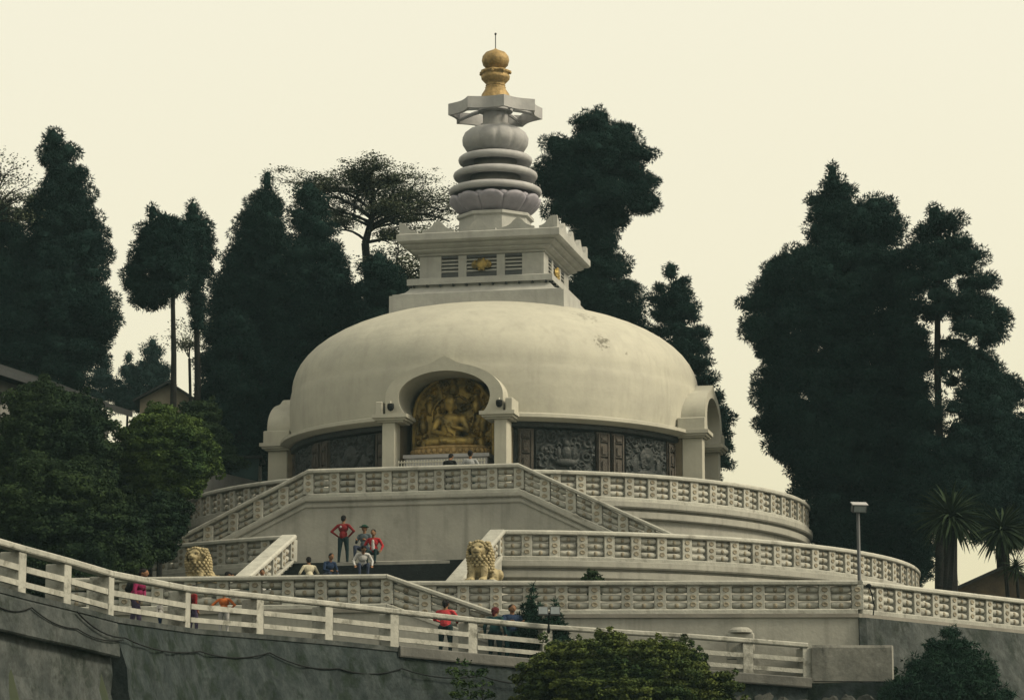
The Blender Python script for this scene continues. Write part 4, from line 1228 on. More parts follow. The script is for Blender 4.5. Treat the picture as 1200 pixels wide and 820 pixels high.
# broadleaf shrubs on the left slope: layered clumps
def shrub(label, D, prof, seed, cs=0.6, m='shrub', name='shrub', dens=210, L=0.125, W=0.034, step=0.42, trunk=None, group=None, kind='leaf', core=0.72, cat='shrub', flat=0.6, depthf=0.8, keep=1.0, tr=0.10):
    rg = random.Random(seed)
    ppm = FOC / D
    clumps = []
    y, yend = prof[0][0], prof[-1][0]
    while y < yend:
        xl, xr = prof_at(prof, y)
        w = (xr - xl) / 2 / ppm
        c = at((xl + xr) / 2, y, D)
        n = max(2, int(2 * math.pi * w / (cs * 1.3)))
        a0 = rg.uniform(0, 6.3)
        for i in range(n):
            if rg.random() > keep: continue
            a = a0 + 2 * math.pi * (i + rg.uniform(-.4, .4)) / n
            r = cs * rg.uniform(.5, 1.05)
            rad = max(0, w * (0.84 + 0.2 * abs(math.sin(c.z * 3.1 + seed + 2 * math.cos(a)))) * rg.uniform(.9, 1.04) - r * 0.75) * (1 if rg.random() > .25 else rg.uniform(.5, 1))
            clumps.append(((c.x + rad * math.cos(a), c.y + rad * math.sin(a) * depthf, c.z - r * flat), (r, r, r * flat)))
            for _ in range(2):              # stray shoots beyond the leafy body
                if rg.random() < 0.55:
                    b_ = a + rg.uniform(-.9, .9); q = r * rg.uniform(.22, .42)
                    clumps.append(((c.x + (rad + r * .9) * math.cos(b_), c.y + (rad + r * .9) * math.sin(b_) * depthf, c.z - r * flat + r * rg.uniform(-.2, .9)), (q, q, q * 1.1), 0))
        if w > cs * 1.4 and keep > 0.9:
            for i in range(int(w / cs) + 1):
                a = rg.uniform(0, 6.3); rad = rg.uniform(0, .6) * w; r = cs
                clumps.append(((c.x + rad * math.cos(a), c.y + rad * math.sin(a) * depthf, c.z - r * .6), (r, r, r * flat)))
        y += step * ppm * rg.uniform(.85, 1.15)
    xb = trunk if trunk is not None else (prof[-1][1] + prof[-1][2]) / 2
    b = at(xb, yend, D); zg = gz(b.x, b.y)
    t = thing(name, label, cat, (b.x, b.y, zg), group)
    put('crown', crown(clumps, M[m], dens, L, W, core, seed, kind=kind, droop=0.1), t)
    tp = at(xb, prof[0][0] * 0.6 + yend * 0.4, D)
    trunk_mesh([Vector((b.x, b.y, zg - 0.3)), Vector((b.x, b.y, zg - 0.3)).lerp(tp, .5) + Vector((.06, 0, 0)), tp], tr, tr * .5, 6).part('trunk', M['bark'], t)
    return t
shrub('large layered dark green tree covering the house wall at the far left', 104, [(448, 30, 72), (458, 14, 104), (472, 4, 124), (490, -4, 134), (510, -10, 136), (540, -14, 130), (575, -14, 140), (610, -16, 150), (655, -10, 140)], 51, m='shrub_dark', cs=0.7, name='leafy_tree', cat='tree', tr=0.2)
shrub('rounded tree with sunlit yellow-green top left of the upper terrace', 106, [(474, 176, 206), (482, 152, 228), (495, 140, 244), (510, 136, 254), (528, 136, 257), (545, 142, 252), (560, 150, 240), (572, 165, 226)], 52, m='shrub', cs=0.5, dens=260, name='leafy_tree', cat='tree', trunk=188, tr=0.12)
shrub('dark spreading shrub below the layered tree, above the left end of the walkway railing', 95, [(540, 20, 100), (560, 0, 138), (590, -20, 160), (620, -25, 178), (650, -20, 176), (690, 0, 150)], 53, m='shrub_dark', cs=0.65)
shrub('middling green shrub tucked against the left wall of the upper terrace', 101, [(576, 180, 206), (585, 168, 214), (600, 160, 217), (625, 156, 215), (650, 150, 200)], 54, m='shrub_dark', cs=0.42, dens=220)
shrub('dark hedge-like shrub filling behind the rounded tree', 110, [(520, 120, 180), (545, 110, 215), (580, 105, 222), (620, 100, 218), (650, 100, 200)], 55, m='shrub_dark', cs=0.6)
shrub('low dark shrub in the shade below the slim conifer trunks', 119, [(470, 215, 250), (490, 205, 262), (520, 200, 275), (545, 200, 300)], 56, m='shrub_dark', cs=0.55)
# front: bush, conifer, climbing plants, saplings
shrub('big yellow-green leafy bush in the foreground below the middle of the walkway railing', 84.5, [(741, 700, 735), (748, 668, 790), (756, 628, 812), (768, 612, 836), (785, 606, 852), (805, 596, 870), (840, 590, 890), (880, 600, 880)], 61, m='bush', cs=0.34, dens=420, L=0.105, W=0.028, step=0.26, core=0.55, name='bush', cat='bush', flat=0.5)
shrub('dark layered conifer in the foreground at the lower right, against the mottled wall', 87, [(738, 1108, 1118), (746, 1092, 1132), (756, 1078, 1140), (764, 1086, 1148), (776, 1060, 1160), (790, 1052, 1172), (805, 1036, 1180), (825, 1028, 1188), (860, 1020, 1195), (890, 1030, 1185)], 62, m='spruce', cs=0.36, dens=330, kind='needle', L=0.13, W=0.020, step=0.30, name='conifer_tree', cat='tree', flat=0.38, trunk=1112, core=0.6)
shrub('sparse climbing plant on the dark wall left of the foreground bush', 85.5, [(772, 536, 556), (784, 524, 572), (800, 530, 580), (825, 524, 590), (850, 530, 600)], 63, m='shrub', cs=0.17, dens=70, L=0.13, W=0.032, step=0.34, core=0.0, keep=0.6, name='climbing_plant', cat='plant', tr=0.03)
shrub('tuft of weeds hanging on the mossy wall at the lower left', 76, [(800, 112, 128), (810, 104, 138), (825, 104, 140)], 64, m='shrub_dark', cs=0.2, dens=100, L=0.14, W=0.03, core=0.3, name='weed_tuft', cat='weeds', kind='needle', step=0.2, tr=0.02)
shrub('tuft of weeds growing at the foot of the solid parapet', 92.6, [(784, 1036, 1050), (794, 1020, 1054), (806, 1024, 1060)], 65, m='shrub', cs=0.2, dens=120, L=0.16, W=0.04, core=0.3, name='weed_tuft', cat='weeds', step=0.2, tr=0.02)
shrub('small clipped dark shrub behind the lowest balustrade, right of the right lion', 95.2, [(668, 688, 700), (673, 682, 706), (680, 684, 708), (690, 688, 704)], 66, m='shrub_dark', cs=0.22, dens=160, L=0.12, W=0.03, step=0.2, name='clipped_shrub', trunk=695, tr=0.04)
def sapling(label, D, px, top, bot, w, seed):
    rg = random.Random(seed)
    b = at(px, bot, D)
    t = thing('potted_conifer', label, 'small tree', b)
    cl = []
    H = at(px, top, D).z - b.z
    for k in range(7):
        f = k / 6
        z = b.z + H * (0.16 + 0.8 * f); r = w * (1 - f) * 0.9 + 0.07
        n = max(1, int(6 * (1 - f) + 1))
        for i in range(n):
            a = 2 * math.pi * i / n + k
            cl.append(((b.x + r * .7 * math.cos(a), b.y + r * .7 * math.sin(a), z - .04), (r * .45 + .06, r * .45 + .06, .11)))
    put('crown', crown(cl, M['spruce'], 320, 0.15, 0.028, 0.5, seed, droop=0.1), t)
    trunk_mesh([b, b + Vector((0, 0, H * .6)), b + Vector((0, 0, H * .95))], 0.04, 0.015, 6).part('trunk', M['bark'], t)
    return t
sapling('small dark potted conifer on the walkway, between the standing group and the floodlights', 90.9, 623, 684, 768, 0.62, 71)
sapling('tiny lower conifer right beside the twin floodlights', 90.7, 650, 704, 768, 0.42, 72)

# sword-leaved palms at the right: every leaf is its own part
def sword_mesh():
    b = MB(); n = 6; V, Fc = [], []
    for i in range(n + 1):
        t = i / n; x = t; z = 0.10 * t - 0.42 * t * t; w = 0.048 * (1 - t) ** 0.6 * (0.6 + 1.6 * min(t, 0.4)) + 0.002
        V += [(x, -w, z), (x, 0, z - w * 0.4), (x, w, z)]
    for i in range(n):
        for k in (0, 1): Fc.append((i * 3 + k, i * 3 + k + 1, i * 3 + k + 4, i * 3 + k + 3))
    b.add(V, Fc); return b.mesh('leaf', M['palm'])
SW = sword_mesh()
def cordyline(label, D, px, py, foot, rad, n, seed, tr=0.16, shag=0, dead=0):
    rg = random.Random(seed)
    c = at(px, py, D); f = at(foot, 700, D)
    zg = min(gz(f.x, f.y), c.z - 1.2)
    t = thing('cordyline_palm', label, 'palm', (f.x, f.y, zg))
    trunk_mesh([Vector((f.x, f.y, zg - .2)), Vector((f.x, f.y, zg)).lerp(c, .55) + Vector((.1, 0, 0)), c], tr * 1.2, tr * .8, 8).part('trunk', M['bark'], t)
    for i in range(n):
        z = 1 - 1.75 * (i + .5) / n
        el = math.asin(max(-1, min(1, z))); az = i * 2.399963 + rg.uniform(-.2, .2)
        s = rad * rg.uniform(.85, 1.12)
        put('leaf', SW, t, Matrix.Translation(c) @ Matrix.Rotation(az, 4, 'Z') @ Matrix.Rotation(-el * .95, 4, 'Y') @ Matrix.Rotation(rg.uniform(-.5, .5), 4, 'X') @ Matrix.Scale(s, 4))
    for i in range(shag):
        h = rg.uniform(.05, .85); p = Vector((f.x, f.y, zg)).lerp(c, h)
        put('leaf', SW, t, Matrix.Translation(p) @ Matrix.Rotation(rg.uniform(0, 6.3), 4, 'Z') @ Matrix.Rotation(R(rg.uniform(40, 75)), 4, 'Y') @ Matrix.Scale(rad * rg.uniform(.35, .65), 4))
    return t
cordyline('stout sword-leaved palm with a thick shaggy trunk, left of the two large ones', 106, 1114, 606, 1103, 1.35, 210, 81, 0.30, 85)
cordyline('slimmer sword-leaved palm with a bent thin trunk, right of the two large ones', 108, 1174, 622, 1184, 1.25, 190, 82, 0.10, 0)
cordyline('small low sword-leaved plant beside the foot of the slim palm', 107, 1191, 664, 1192, 0.72, 60, 83, 0.07, 12)

# ------------------------------------------------------------------ buildings in the background
def house():
    a, b = at(-60, 404, 107), at(154, 480, 121)
    b.z = a.z = (a.z + b.z) / 2
    a = Vector((a.x, a.y, at(-60, 408, 107).z)); b = Vector((b.x, b.y, at(154, 480, 121).z))
    z = (a.z + b.z) / 2
    a.z = b.z = z
    d = (b - a); d.z = 0; L_ = d.length; d.normalize(); nn = Vector((d.y, -d.x, 0))      # nn points at the camera side
    t = thing('house', 'long grey-walled house with a dark overhanging roof at the far left', 'house', ((a.x + b.x) / 2, (a.y + b.y) / 2, gz(a.x, a.y)))
    G = Matrix((( d.x, -nn.x, 0, a.x), (d.y, -nn.y, 0, a.y), (0, 0, 1, 0), (0, 0, 0, 1)))
    mb = MB(); mb.box(0.3, L_ - 0.5, 0.8, 5.6, gz(a.x, a.y) - 1.5, z - 0.25); mb.part('wall', M['housewall'], t, G)
    mb = MB()
    mb.add([(-0.6, 0, z - .3), (L_, 0, z - .3), (L_, 3.4, z + 1.1), (-.6, 3.4, z + 1.1), (-.6, 0, z - .14), (L_, 0, z - .14), (L_, 3.4, z + 1.26), (-.6, 3.4, z + 1.26)], [(0, 3, 2, 1), (4, 5, 6, 7), (0, 1, 5, 4), (1, 2, 6, 5), (2, 3, 7, 6), (3, 0, 4, 7)])
    mb.add([(-0.6, 6.8, z - .3), (L_, 6.8, z - .3), (L_, 3.4, z + 1.1), (-.6, 3.4, z + 1.1), (-.6, 6.8, z - .14), (L_, 6.8, z - .14), (L_, 3.4, z + 1.26), (-.6, 3.4, z + 1.26)], [(0, 1, 2, 3), (4, 7, 6, 5), (0, 4, 5, 1), (1, 5, 6, 2), (2, 6, 7, 3), (3, 7, 4, 0)])
    mb.part('roof', M['roof'], t, G)
    mb = MB(); mb.box(-0.6, L_, -0.06, -0.002, z - .34, z - .10); mb.part('fascia', M['grey_metal'], t, G)
    for x in (1.6, 4.9, 8.2):
        mb = MB(); mb.box(x, x + 0.55, 0.72, 0.798, z - 1.15, z - 0.72); w = mb.part('window', M['roof'], t, G)
    mb = MB(); mb.box(0.3, L_ - .5, 0.74, 0.797, z - 2.2, z - 2.05); mb.part('string_course', M['housewall'], t, G)
house()
def gable(label, D, x0, x1, top, eave, bot, wall, peak, cat='house', name='house'):
    A_, B_ = at(x0, eave, D), at(x1, eave, D)
    pk = at(peak, top, D); lo = gz((A_.x + B_.x) / 2, A_.y) - .5
    lo = min(lo, at(x0, bot, D).z)
    t = thing(name, label, cat, ((A_.x + B_.x) / 2, A_.y, lo))
    b = MB(); n = 5
    P = [(A_.x, lo), (B_.x, lo), (B_.x, B_.z), (pk.x, pk.z), (A_.x, A_.z)]
    b.add([(x, A_.y, z) for x, z in P] + [(x, A_.y + 5, z) for x, z in P], [tuple(range(5)), tuple(range(9, 4, -1))] + [(i, 5 + i, 5 + (i + 1) % 5, (i + 1) % 5) for i in range(5)])
    b.part('wall', M[wall], t)
    b = MB()
    for (p, q) in ((A_, pk), (B_, pk)):
        dx, dz = p.x - q.x, p.z - q.z; l = math.hypot(dx, dz); ex, ez = p.x + dx / l * .35, p.z + dz / l * .35
        V = [(ex, y, ez + h) for y in (A_.y - .4, A_.y + 5.3) for h in (0.004, .12)] + [(q.x, y, q.z + h) for y in (A_.y - .4, A_.y + 5.3) for h in (0.004, .12)]
        b.add(V, [(0, 1, 3, 2), (4, 6, 7, 5), (0, 4, 5, 1), (2, 3, 7, 6), (1, 5, 7, 3), (0, 2, 6, 4)])
    b.part('roof', M['roof'], t)
    b = MB(); cx = (A_.x + B_.x) / 2; b.box(cx - .35, cx + .35, A_.y - .06, A_.y - .003, A_.z - 1.5, A_.z - .5); b.part('window', M['roof'], t)
    return t
gable('small gabled house seen between the slim conifer trunks', 150, 164, 226, 450, 468, 520, 'beige', 198)
gable('low dark-roofed building with a stained brown wall behind the right balustrade', 112, 1116, 1236, 666, 693, 720, 'brownwall', 1176)
# teal shed and grey boundary wall left of the terrace
q0, q1 = at(272, 540, 121), at(303, 540, 121)
t = thing('shed', 'small teal-fronted shed in the shade behind the left end of the upper terrace', 'shed', ((q0.x + q1.x) / 2, q0.y, gz(q0.x, q0.y)))
mb = MB(); mb.box(q0.x, q1.x, q0.y, q0.y + 1.6, gz(q0.x, q0.y) - .5, q0.z + .1); mb.part('wall', M['teal'], t)
mb = MB(); mb.box(q0.x - .15, q1.x + .15, q0.y - .2, q0.y + 1.8, q0.z + .102, q0.z + .2); mb.part('roof', M['roof'], t)
mb = MB()
wa, wb, wc = at(150, 575, 112), at(236, 549, 117), at(330, 570, 123)
mb.sweep([(wa.x, wa.y, 9.0), (wb.x, wb.y, 9.0), (wc.x, wc.y, 9.0)], [(-.15, 0), (.15, 0), (.15, wb.z - 9.0), (-.15, wb.z - 9.0)])
o = mb.part('boundary_wall', M['housewall']); tag(o, 'plain grey boundary wall running behind the left side of the upper terrace', 'wall')
# ------------------------------------------------------------------ figures grown as one continuous skin
DG = None
def blob(name, prims, voxel, mats, smooth_it=3, xf=None):
    """prims: ('c', a, b, ra, rb, mat) capsule or ('e', centre, radii, mat, rot) ellipsoid; fused by voxel remesh, coloured by nearest part"""
    mb = MB()
    for p in prims:
        if p[0] == 'c':
            a, b, ra, rb = Vector(p[1]), Vector(p[2]), p[3], p[4]
            d = (b - a); L_ = max(d.length, 1e-4); d = d / L_
            u = d.cross(Vector((0, 0, 1))) if abs(d.z) < .95 else d.cross(Vector((1, 0, 0)))
            u.normalize(); w = d.cross(u)
            rings = []
            for t, r0, off in [(0, ra, -.98), (0, ra, -.7), (0, ra, 0), (1, rb, 0), (1, rb, .7), (1, rb, .98)]:
                rr = r0 * math.sqrt(max(1 - off * off, 0.01)); cc = a.lerp(b, t) + d * r0 * off
                rings.append([tuple(cc + rr * (math.cos(q) * u + math.sin(q) * w)) for q in [2 * math.pi * i / 10 for i in range(10)]])
            mb.loft(rings)
        else:
            mb.ell(p[1], p[2], 14, 9, p[4] if len(p) > 4 else None)
    me = mb.mesh(name + '_src', [])
    o = bpy.data.objects.new('tmp', me); COL.objects.link(o)
    md = o.modifiers.new('r', 'REMESH'); md.mode = 'VOXEL'; md.voxel_size = voxel
    if smooth_it:
        ms = o.modifiers.new('s', 'SMOOTH'); ms.iterations = smooth_it; ms.factor = 0.5
    dg = bpy.context.evaluated_depsgraph_get()
    out = bpy.data.meshes.new_from_object(o.evaluated_get(dg))
    out.name = name
    bpy.data.objects.remove(o); bpy.data.meshes.remove(me)
    nf = len(out.polygons)
    C = np.empty(nf * 3); out.polygons.foreach_get('center', C); C = C.reshape(-1, 3)
    best = np.full(nf, 1e9); mi = np.zeros(nf, int)
    for p in prims:
        if p[0] == 'c':
            a, b = np.array(p[1], float), np.array(p[2], float); d = b - a
            t = np.clip(((C - a) @ d) / max(d @ d, 1e-9), 0, 1)
            dist = np.linalg.norm(C - a - t[:, None] * d, axis=1) - (p[3] + (p[4] - p[3]) * t); m = p[5]
        else:
            q = (C - np.array(p[1])); r = np.array(p[2], float)
            if len(p) > 4: q = q @ np.array(p[4])
            dist = (np.linalg.norm(q / r, axis=1) - 1) * r.min(); m = p[3]
        k = dist < best
        best = np.where(k, dist, best); mi = np.where(k, m, mi)
    out.materials.clear()
    for m in mats: out.materials.append(m)
    out.polygons.foreach_set('material_index', mi.astype(np.int32))
    out.polygons.foreach_set('use_smooth', [True] * nf)
    if xf is not None: out.transform(xf)
    out.update()
    return out

SKIN, TOP, LEG, SHOE = 0, 1, 2, 3
def person(label, pos, rz, top, leg, hair='hair', h=1.62, bulk=1.14, arms='down', head_pitch=0.0, hairlen=0, lean=0.0, pose='stand', extra=None, cap=None, child=False, shoe='black', sleeve=True, group=None, stride=0.0, skin='skin'):
    """person standing at pos, facing -Y before the turn rz"""
    k = h / 1.72
    P = []
    def V3(x, y, z): return Vector((x, y, z))
    if pose == 'stand':
        hipz, kz = 0.90, 0.48
        hip = [V3(-.09, 0, hipz), V3(.09, 0, hipz)]
        knee = [V3(-.11, -.02 - stride, kz), V3(.11, -.02 + stride, kz)]
        ank = [V3(-.12, -.0 - stride * 1.4, .08), V3(.12, .0 + stride * 1.6, .08)]
    elif pose == 'sit':
        hipz = 0.46
        hip = [V3(-.10, 0, hipz), V3(.10, 0, hipz)]
        knee = [V3(-.14, -.42, .50), V3(.14, -.42, .50)]
        ank = [V3(-.13, -.44, .09), V3(.13, -.46, .09)]
    pel = V3(0, 0, hipz + .02)
    ca, sa = math.cos(lean), math.sin(lean)
    def up(x, y, z):        # trunk coordinates leaning forward (towards -Y)
        return pel + V3(x, y * ca - z * sa, z * ca + y * sa)
    waist = up(0, 0, .14); chest = up(0, .0, .36); neck = up(0, .01, .53); headb = up(0, -.015, .60)
    sh = [up(-.175, .01, .46), up(.175, .01, .46)]
    P += [('e', tuple(pel), (.155, .115, .12), LEG), ('e', tuple(waist), (.135, .10, .14), TOP), ('e', tuple(chest), (.17, .115, .17), TOP), ('c', up(-.12, 0, .47), up(.12, 0, .47), .062, .062, TOP)]
    P += [('c', pel + V3(0, 0, .05), waist + V3(0, 0, .02), .13, .125, TOP)]
    P += [('c', neck - V3(0, 0, .04), headb + V3(0, 0, .03), .052, .05, SKIN)]
    hp = Matrix.Rotation(head_pitch + lean * .5, 3, 'X')
    hc = headb + hp @ V3(0, -.015, .115)
    P += [('e', tuple(hc), (.080, .096, .118), SKIN, hp), ('e', tuple(hc + hp @ V3(0, -.035, -.055)), (.055, .058, .06), SKIN, hp)]
    P += [('e', tuple(hc + hp @ V3(0, -.098, -.02)), (.014, .02, .024), SKIN, hp), ('e', tuple(hc + hp @ V3(-.078, .01, -.01)), (.012, .02, .03), SKIN, hp), ('e', tuple(hc + hp @ V3(.078, .01, -.01)), (.012, .02, .03), SKIN, hp)]
    for s in (0, 1):
        g = -1 if s == 0 else 1
        P += [('c', hip[s], knee[s], .092, .062, LEG), ('c', knee[s], ank[s], .060, .042, LEG), ('c', ank[s] + V3(0, .03, -.04), ank[s] + V3(0, -.15, -.05), .042, .034, SHOE)]
        am = arms[s] if isinstance(arms, (list, tuple)) else arms
        if am == 'hips': el, wr = sh[s] + V3(g * .20, .06, -.22), sh[s] + V3(g * .0, -.04, -.40)
        elif am == 'fwd': el, wr = sh[s] + V3(g * .07, -.08, -.26), sh[s] + V3(-g * .03, -.30, -.20)
        elif am == 'phone': el, wr = sh[s] + V3(g * .08, -.12, -.22), sh[s] + V3(-g * .08, -.26, -.02)
        elif am == 'up': el, wr = sh[s] + V3(g * .12, -.10, .10), sh[s] + V3(-g * .02, -.10, .26)
        elif am == 'lap': el, wr = sh[s] + V3(g * .07, -.06, -.27), sh[s] + V3(-g * .05, -.28, -.33)
        elif am == 'out': el, wr = sh[s] + V3(g * .13, .0, -.24), sh[s] + V3(g * .10, -.16, -.42)
        elif am == 'rail': el, wr = sh[s] + V3(g * .12, -.10, -.24), sh[s] + V3(g * .02, -.34, -.30)
        else: el, wr = sh[s] + V3(g * .07, .02, -.28), sh[s] + V3(g * .09, -.04, -.53)
        am_m = TOP if sleeve else SKIN
        P += [('c', sh[s], el, .056, .043, TOP), ('c', el, wr, .043, .030, am_m)]
        d = (wr - el).normalized(); sd_ = d.cross(V3(0, 1, 0)); sd_ = sd_.normalized() if sd_.length > .1 else V3(1, 0, 0)
        pc = wr + d * .055
        P += [('c', wr, pc, .026, .034, SKIN)]
        nn = d.cross(sd_)
        for fi, fl in enumerate((.060, .070, .066, .050)):
            b0 = pc + d * .022 + sd_ * (-.030 + .020 * fi); b1 = b0 + d * fl * .6 + nn * .006; b2 = b1 + d * fl * .4 + nn * .022
            P += [('c', b0, b1, .0105, .0095, SKIN), ('c', b1, b2, .0095, .008, SKIN)]
        tb = wr + d * .025 - sd_ * .026 * g
        P += [('c', tb, tb + d * .045 - sd_ * .030 * g + nn * .01, .013, .010, SKIN)]
    mt = [M[skin], M[top] if isinstance(top, str) else top, M[leg] if isinstance(leg, str) else leg, M[shoe]]
    me = blob('body', P, 0.0125, mt, 2)
    T = Matrix.Translation(Vector(pos)) @ Matrix.Rotation(rz, 4, 'Z') @ Matrix.Diagonal((k * bulk, k * bulk, k, 1))
    t = thing('person', label, 'person', pos, group)
    put('body', me, t, T)
    # hair
    H = [('e', tuple(hc + hp @ V3(0, .018, .030)), (.088, .100, .100), 0, hp), ('e', tuple(hc + hp @ V3(0, .055, -.02)), (.078, .062, .09), 0, hp)]
    if hairlen: H += [('c', hc + hp @ V3(0, .07, -.02), hc + hp @ V3(0, .09, -.05 - hairlen), .06, .035, 0)]
    if hairlen > .05: H += [('e', tuple(hc + hp @ V3(0, .115, .02)), (.045, .045, .045), 0)]
    hm = blob('hair', H, 0.014, [M[hair]], 1)
    put('hair', hm, t, T)
    # eyes
    for g in (-1, 1):
        b = MB(); b.ell(tuple(hc + hp @ V3(g * .030, -.0885, .008)), (.010, .006, .006), 8, 5); b.part('eye', M['black'], t, T)
    b = MB(); b.ell(tuple(hc + hp @ V3(0, -.0905, -.062)), (.020, .006, .005), 8, 4); b.part('mouth', M['maroon'], t, T)
    if cap:
        b = MB(); cz = hc + hp @ V3(0, .01, .045)
        b.ell(tuple(cz), (.098, .112, .085), 16, 8); b.lathe([(.10, cz.z + .0), (.155, cz.z - .012), (.155, cz.z - .002), (.10, cz.z + .02)], 18, c=(cz.x, cz.y - .015))
        b.part('hat', M[cap], t, T, smooth=True)
    if extra: extra(t, T, up, hc)
    return t, T
for nm, c in (('maroon', (.16, .016, .020)), ('red', (.30, .022, .028)), ('darktrouser', (.014, .030, .034)), ('denim', (.035, .045, .075)), ('whitecloth', (.42, .42, .42)),
              ('magenta', (.20, .018, .070)), ('orange', (.45, .13, .04)), ('coral', (.40, .045, .055)), ('tealdark', (.014, .045, .050)), ('navy', (.018, .032, .070)),
              ('greycheck', (.075, .095, .110)), ('cream', (.45, .42, .32)), ('brownhair', (.050, .022, .015)), ('lightblue', (.16, .24, .30)), ('palegrey', (.26, .27, .28)), ('purple', (.055, .045, .085)), ('redhair', (.070, .015, .018)), ('greencap', (.012, .040, .028))):
    M[nm] = cloth(nm, c)
def feet(px, py, D):            # ground point under a pixel at a distance
    return at(px, py, D)

def logo_dot(t, T, up, hc):
    b = MB(); p = up(.05, .125, .40); b.ell(tuple(p), (.035, .008, .045), 10, 6); b.part('back_print', M['whitecloth'], t, T)
def backpack(m):
    def f(t, T, up, hc):
        P = [('e', tuple(up(0, .17, .28)), (.14, .09, .20), 0), ('e', tuple(up(0, .22, .20)), (.10, .06, .10), 0)]
        put('backpack', blob('backpack', P, .018, [M[m]], 2), t, T)
    return f
# on the wide terrace above the dark stairs (floor 10.8)
q = at(402, 657, 104.3)
person('standing person in a maroon long-sleeved top and dark trousers, hands on hips, back turned', (q.x, q.y, Z2 + .005), R(180 - 15), 'maroon', 'darktrouser', arms='hips', stride=.05, h=1.66, extra=logo_dot)
q = at(427, 657, 103.9)
person('person in a grey patterned top and dark green hat, beside the maroon top', (q.x, q.y, Z2 + .005), R(-20), 'greycheck', 'denim', arms='fwd', pose='sit', h=1.72, cap='greencap')
def stepz(v):                      # height of the dark stairs at local v
    i = int((VS0 - v) / ((VS0 - VS1) / 16)); return Z2 - max(0, i) * (Z2 - Z3) / 16
def on_stair(px, py, D):
    q = at(px, py, D); l = F.inverted() @ q
    return (q.x, q.y, stepz(l.y) + .003)
def open_shirt(t, T, up, hc):
    P = [('c', up(0, -.095, .10), up(0, -.10, .42), .055, .045, 0)]
    put('white_shirt', blob('white_shirt', P, .014, [M['whitecloth']], 2), t, T)
person('person seated on the top stairs in an open bright red jacket over a white shirt', on_stair(438, 660, 103.2), R(-10), 'red', 'darktrouser', arms='out', pose='sit', lean=.12, h=1.62, extra=open_shirt)
person('person in a white long-sleeved top bending forward on the stairs below the red jacket', on_stair(424, 675, 101.4), R(10), 'whitecloth', 'denim', arms='out', pose='sit', lean=.55, head_pitch=.5, h=1.62)
person('person in a cream top sitting low on the dark stairs, head and shoulders showing', on_stair(363, 678, 100.6), R(200), 'cream', 'denim', arms='out', pose='sit', lean=.2, h=1.60)
person('person in a navy top sitting low on the dark stairs, right of the cream top', on_stair(384, 678, 100.8), R(30), 'navy', 'denim', arms='lap', pose='sit', lean=.35, h=1.55)
# behind the front-left balustrade, foot of the dark stairs
q = at(307, 690, 94.8)
person('dark-haired person with a white collar at the foot of the left sloping balustrade', (q.x, q.y, Z3 + .003), R(10), 'whitecloth', 'darktrouser', arms='down', h=1.50, pose='stand')
q = at(290, 690, 94.2)
person('person bent over in a black jacket beside the foot of the left sloping balustrade', (q.x, q.y, Z3 + .003), R(-80), 'black', 'darktrouser', arms='fwd', lean=.85, head_pitch=.6, h=1.62)
# at the niche
q = FL(-.75 + .45, -13.4, Z1)
q = at(525, 545, 107.0)
person('dark-haired person bending sideways behind the landing balustrade, left of the one in grey', (q.x, q.y, Z1 + .005), R(160), 'black', 'darktrouser', arms='fwd', lean=.35, head_pitch=.3, h=1.62)
q = at(551, 545, 107.4)
person('person in a pale grey shirt seen from behind in front of the gilded niche', (q.x, q.y, Z1 + .005), R(175), 'palegrey', 'darktrouser', arms='out', h=1.70)
# on the walkway
def walk(px, off, h_=0.0):
    """point on the walkway: picture column px, off metres in from the railing"""
    for i in range(len(RAILPTS) - 1):
        if RAILPTS[i][0] <= px <= RAILPTS[i + 1][0]:
            f = (px - RAILPTS[i][0]) / (RAILPTS[i + 1][0] - RAILPTS[i][0]); break
    D = RAILPTS[i][1] * (1 - f) + RAILPTS[i + 1][1] * f
    z = WALKZ[i] * (1 - f) + WALKZ[i + 1] * f
    q = at(px, 740, D + off); return (q.x, q.y, z + .004)
person('person in a magenta jacket with a dark backpack, behind the left part of the railing', walk(158, 2.6), R(75), 'magenta', 'purple', arms=('down', 'hips'), lean=.22, h=1.56, bulk=1.4, stride=.10, extra=backpack('black'))
person('small child in a white top beside the magenta jacket', walk(187, 1.6), R(60), 'whitecloth', 'navy', arms='down', h=0.78, child=True, stride=.05)
person('person with a dark bag over a maroon top, left of the orange shirt', walk(226, 2.4), R(120), 'maroon', 'purple', arms='down', h=1.38, extra=backpack('grey_metal'), stride=.04)
person('child in an orange shirt and white trousers, elbows out, back turned', walk(262, 0.9), R(170), 'orange', 'whitecloth', arms='hips', h=1.18, bulk=1.25, shoe='whitecloth')
person('woman with tied black hair in a bright coral-red jacket at the railing', walk(522, 1.0), R(165), 'coral', 'darktrouser', arms='rail', h=1.62, hairlen=.06, bulk=1.35)
person('person in a dark teal coat with maroon head covering, left of the navy jacket', walk(580, 1.2), R(150), 'tealdark', 'darktrouser', hair='redhair', arms='down', h=1.58, hairlen=.1, bulk=1.5)
person('black-haired person in a navy jacket facing out over the railing, right one of the pair', walk(600, 0.9), R(20), 'navy', 'tealdark', arms='fwd', h=1.68, bulk=1.45)
person('person in a pale grey top half hidden behind the small potted conifer', walk(618, 1.6), R(190), 'greycheck', 'navy', arms='down', h=1.42)
# stick or tripod in front of the navy jacket
q = walk(619, .5)
b = MB(); b.tube([(q[0], q[1], q[2]), (q[0], q[1], q[2] + 1.0)], .022, 6); b.ell((q[0], q[1], q[2] + 1.0), (.05, .03, .04), 8, 5)
o = b.part('walking_pole', M['black']); tag(o, 'thin dark upright pole beside the navy-jacketed person at the railing', 'pole')

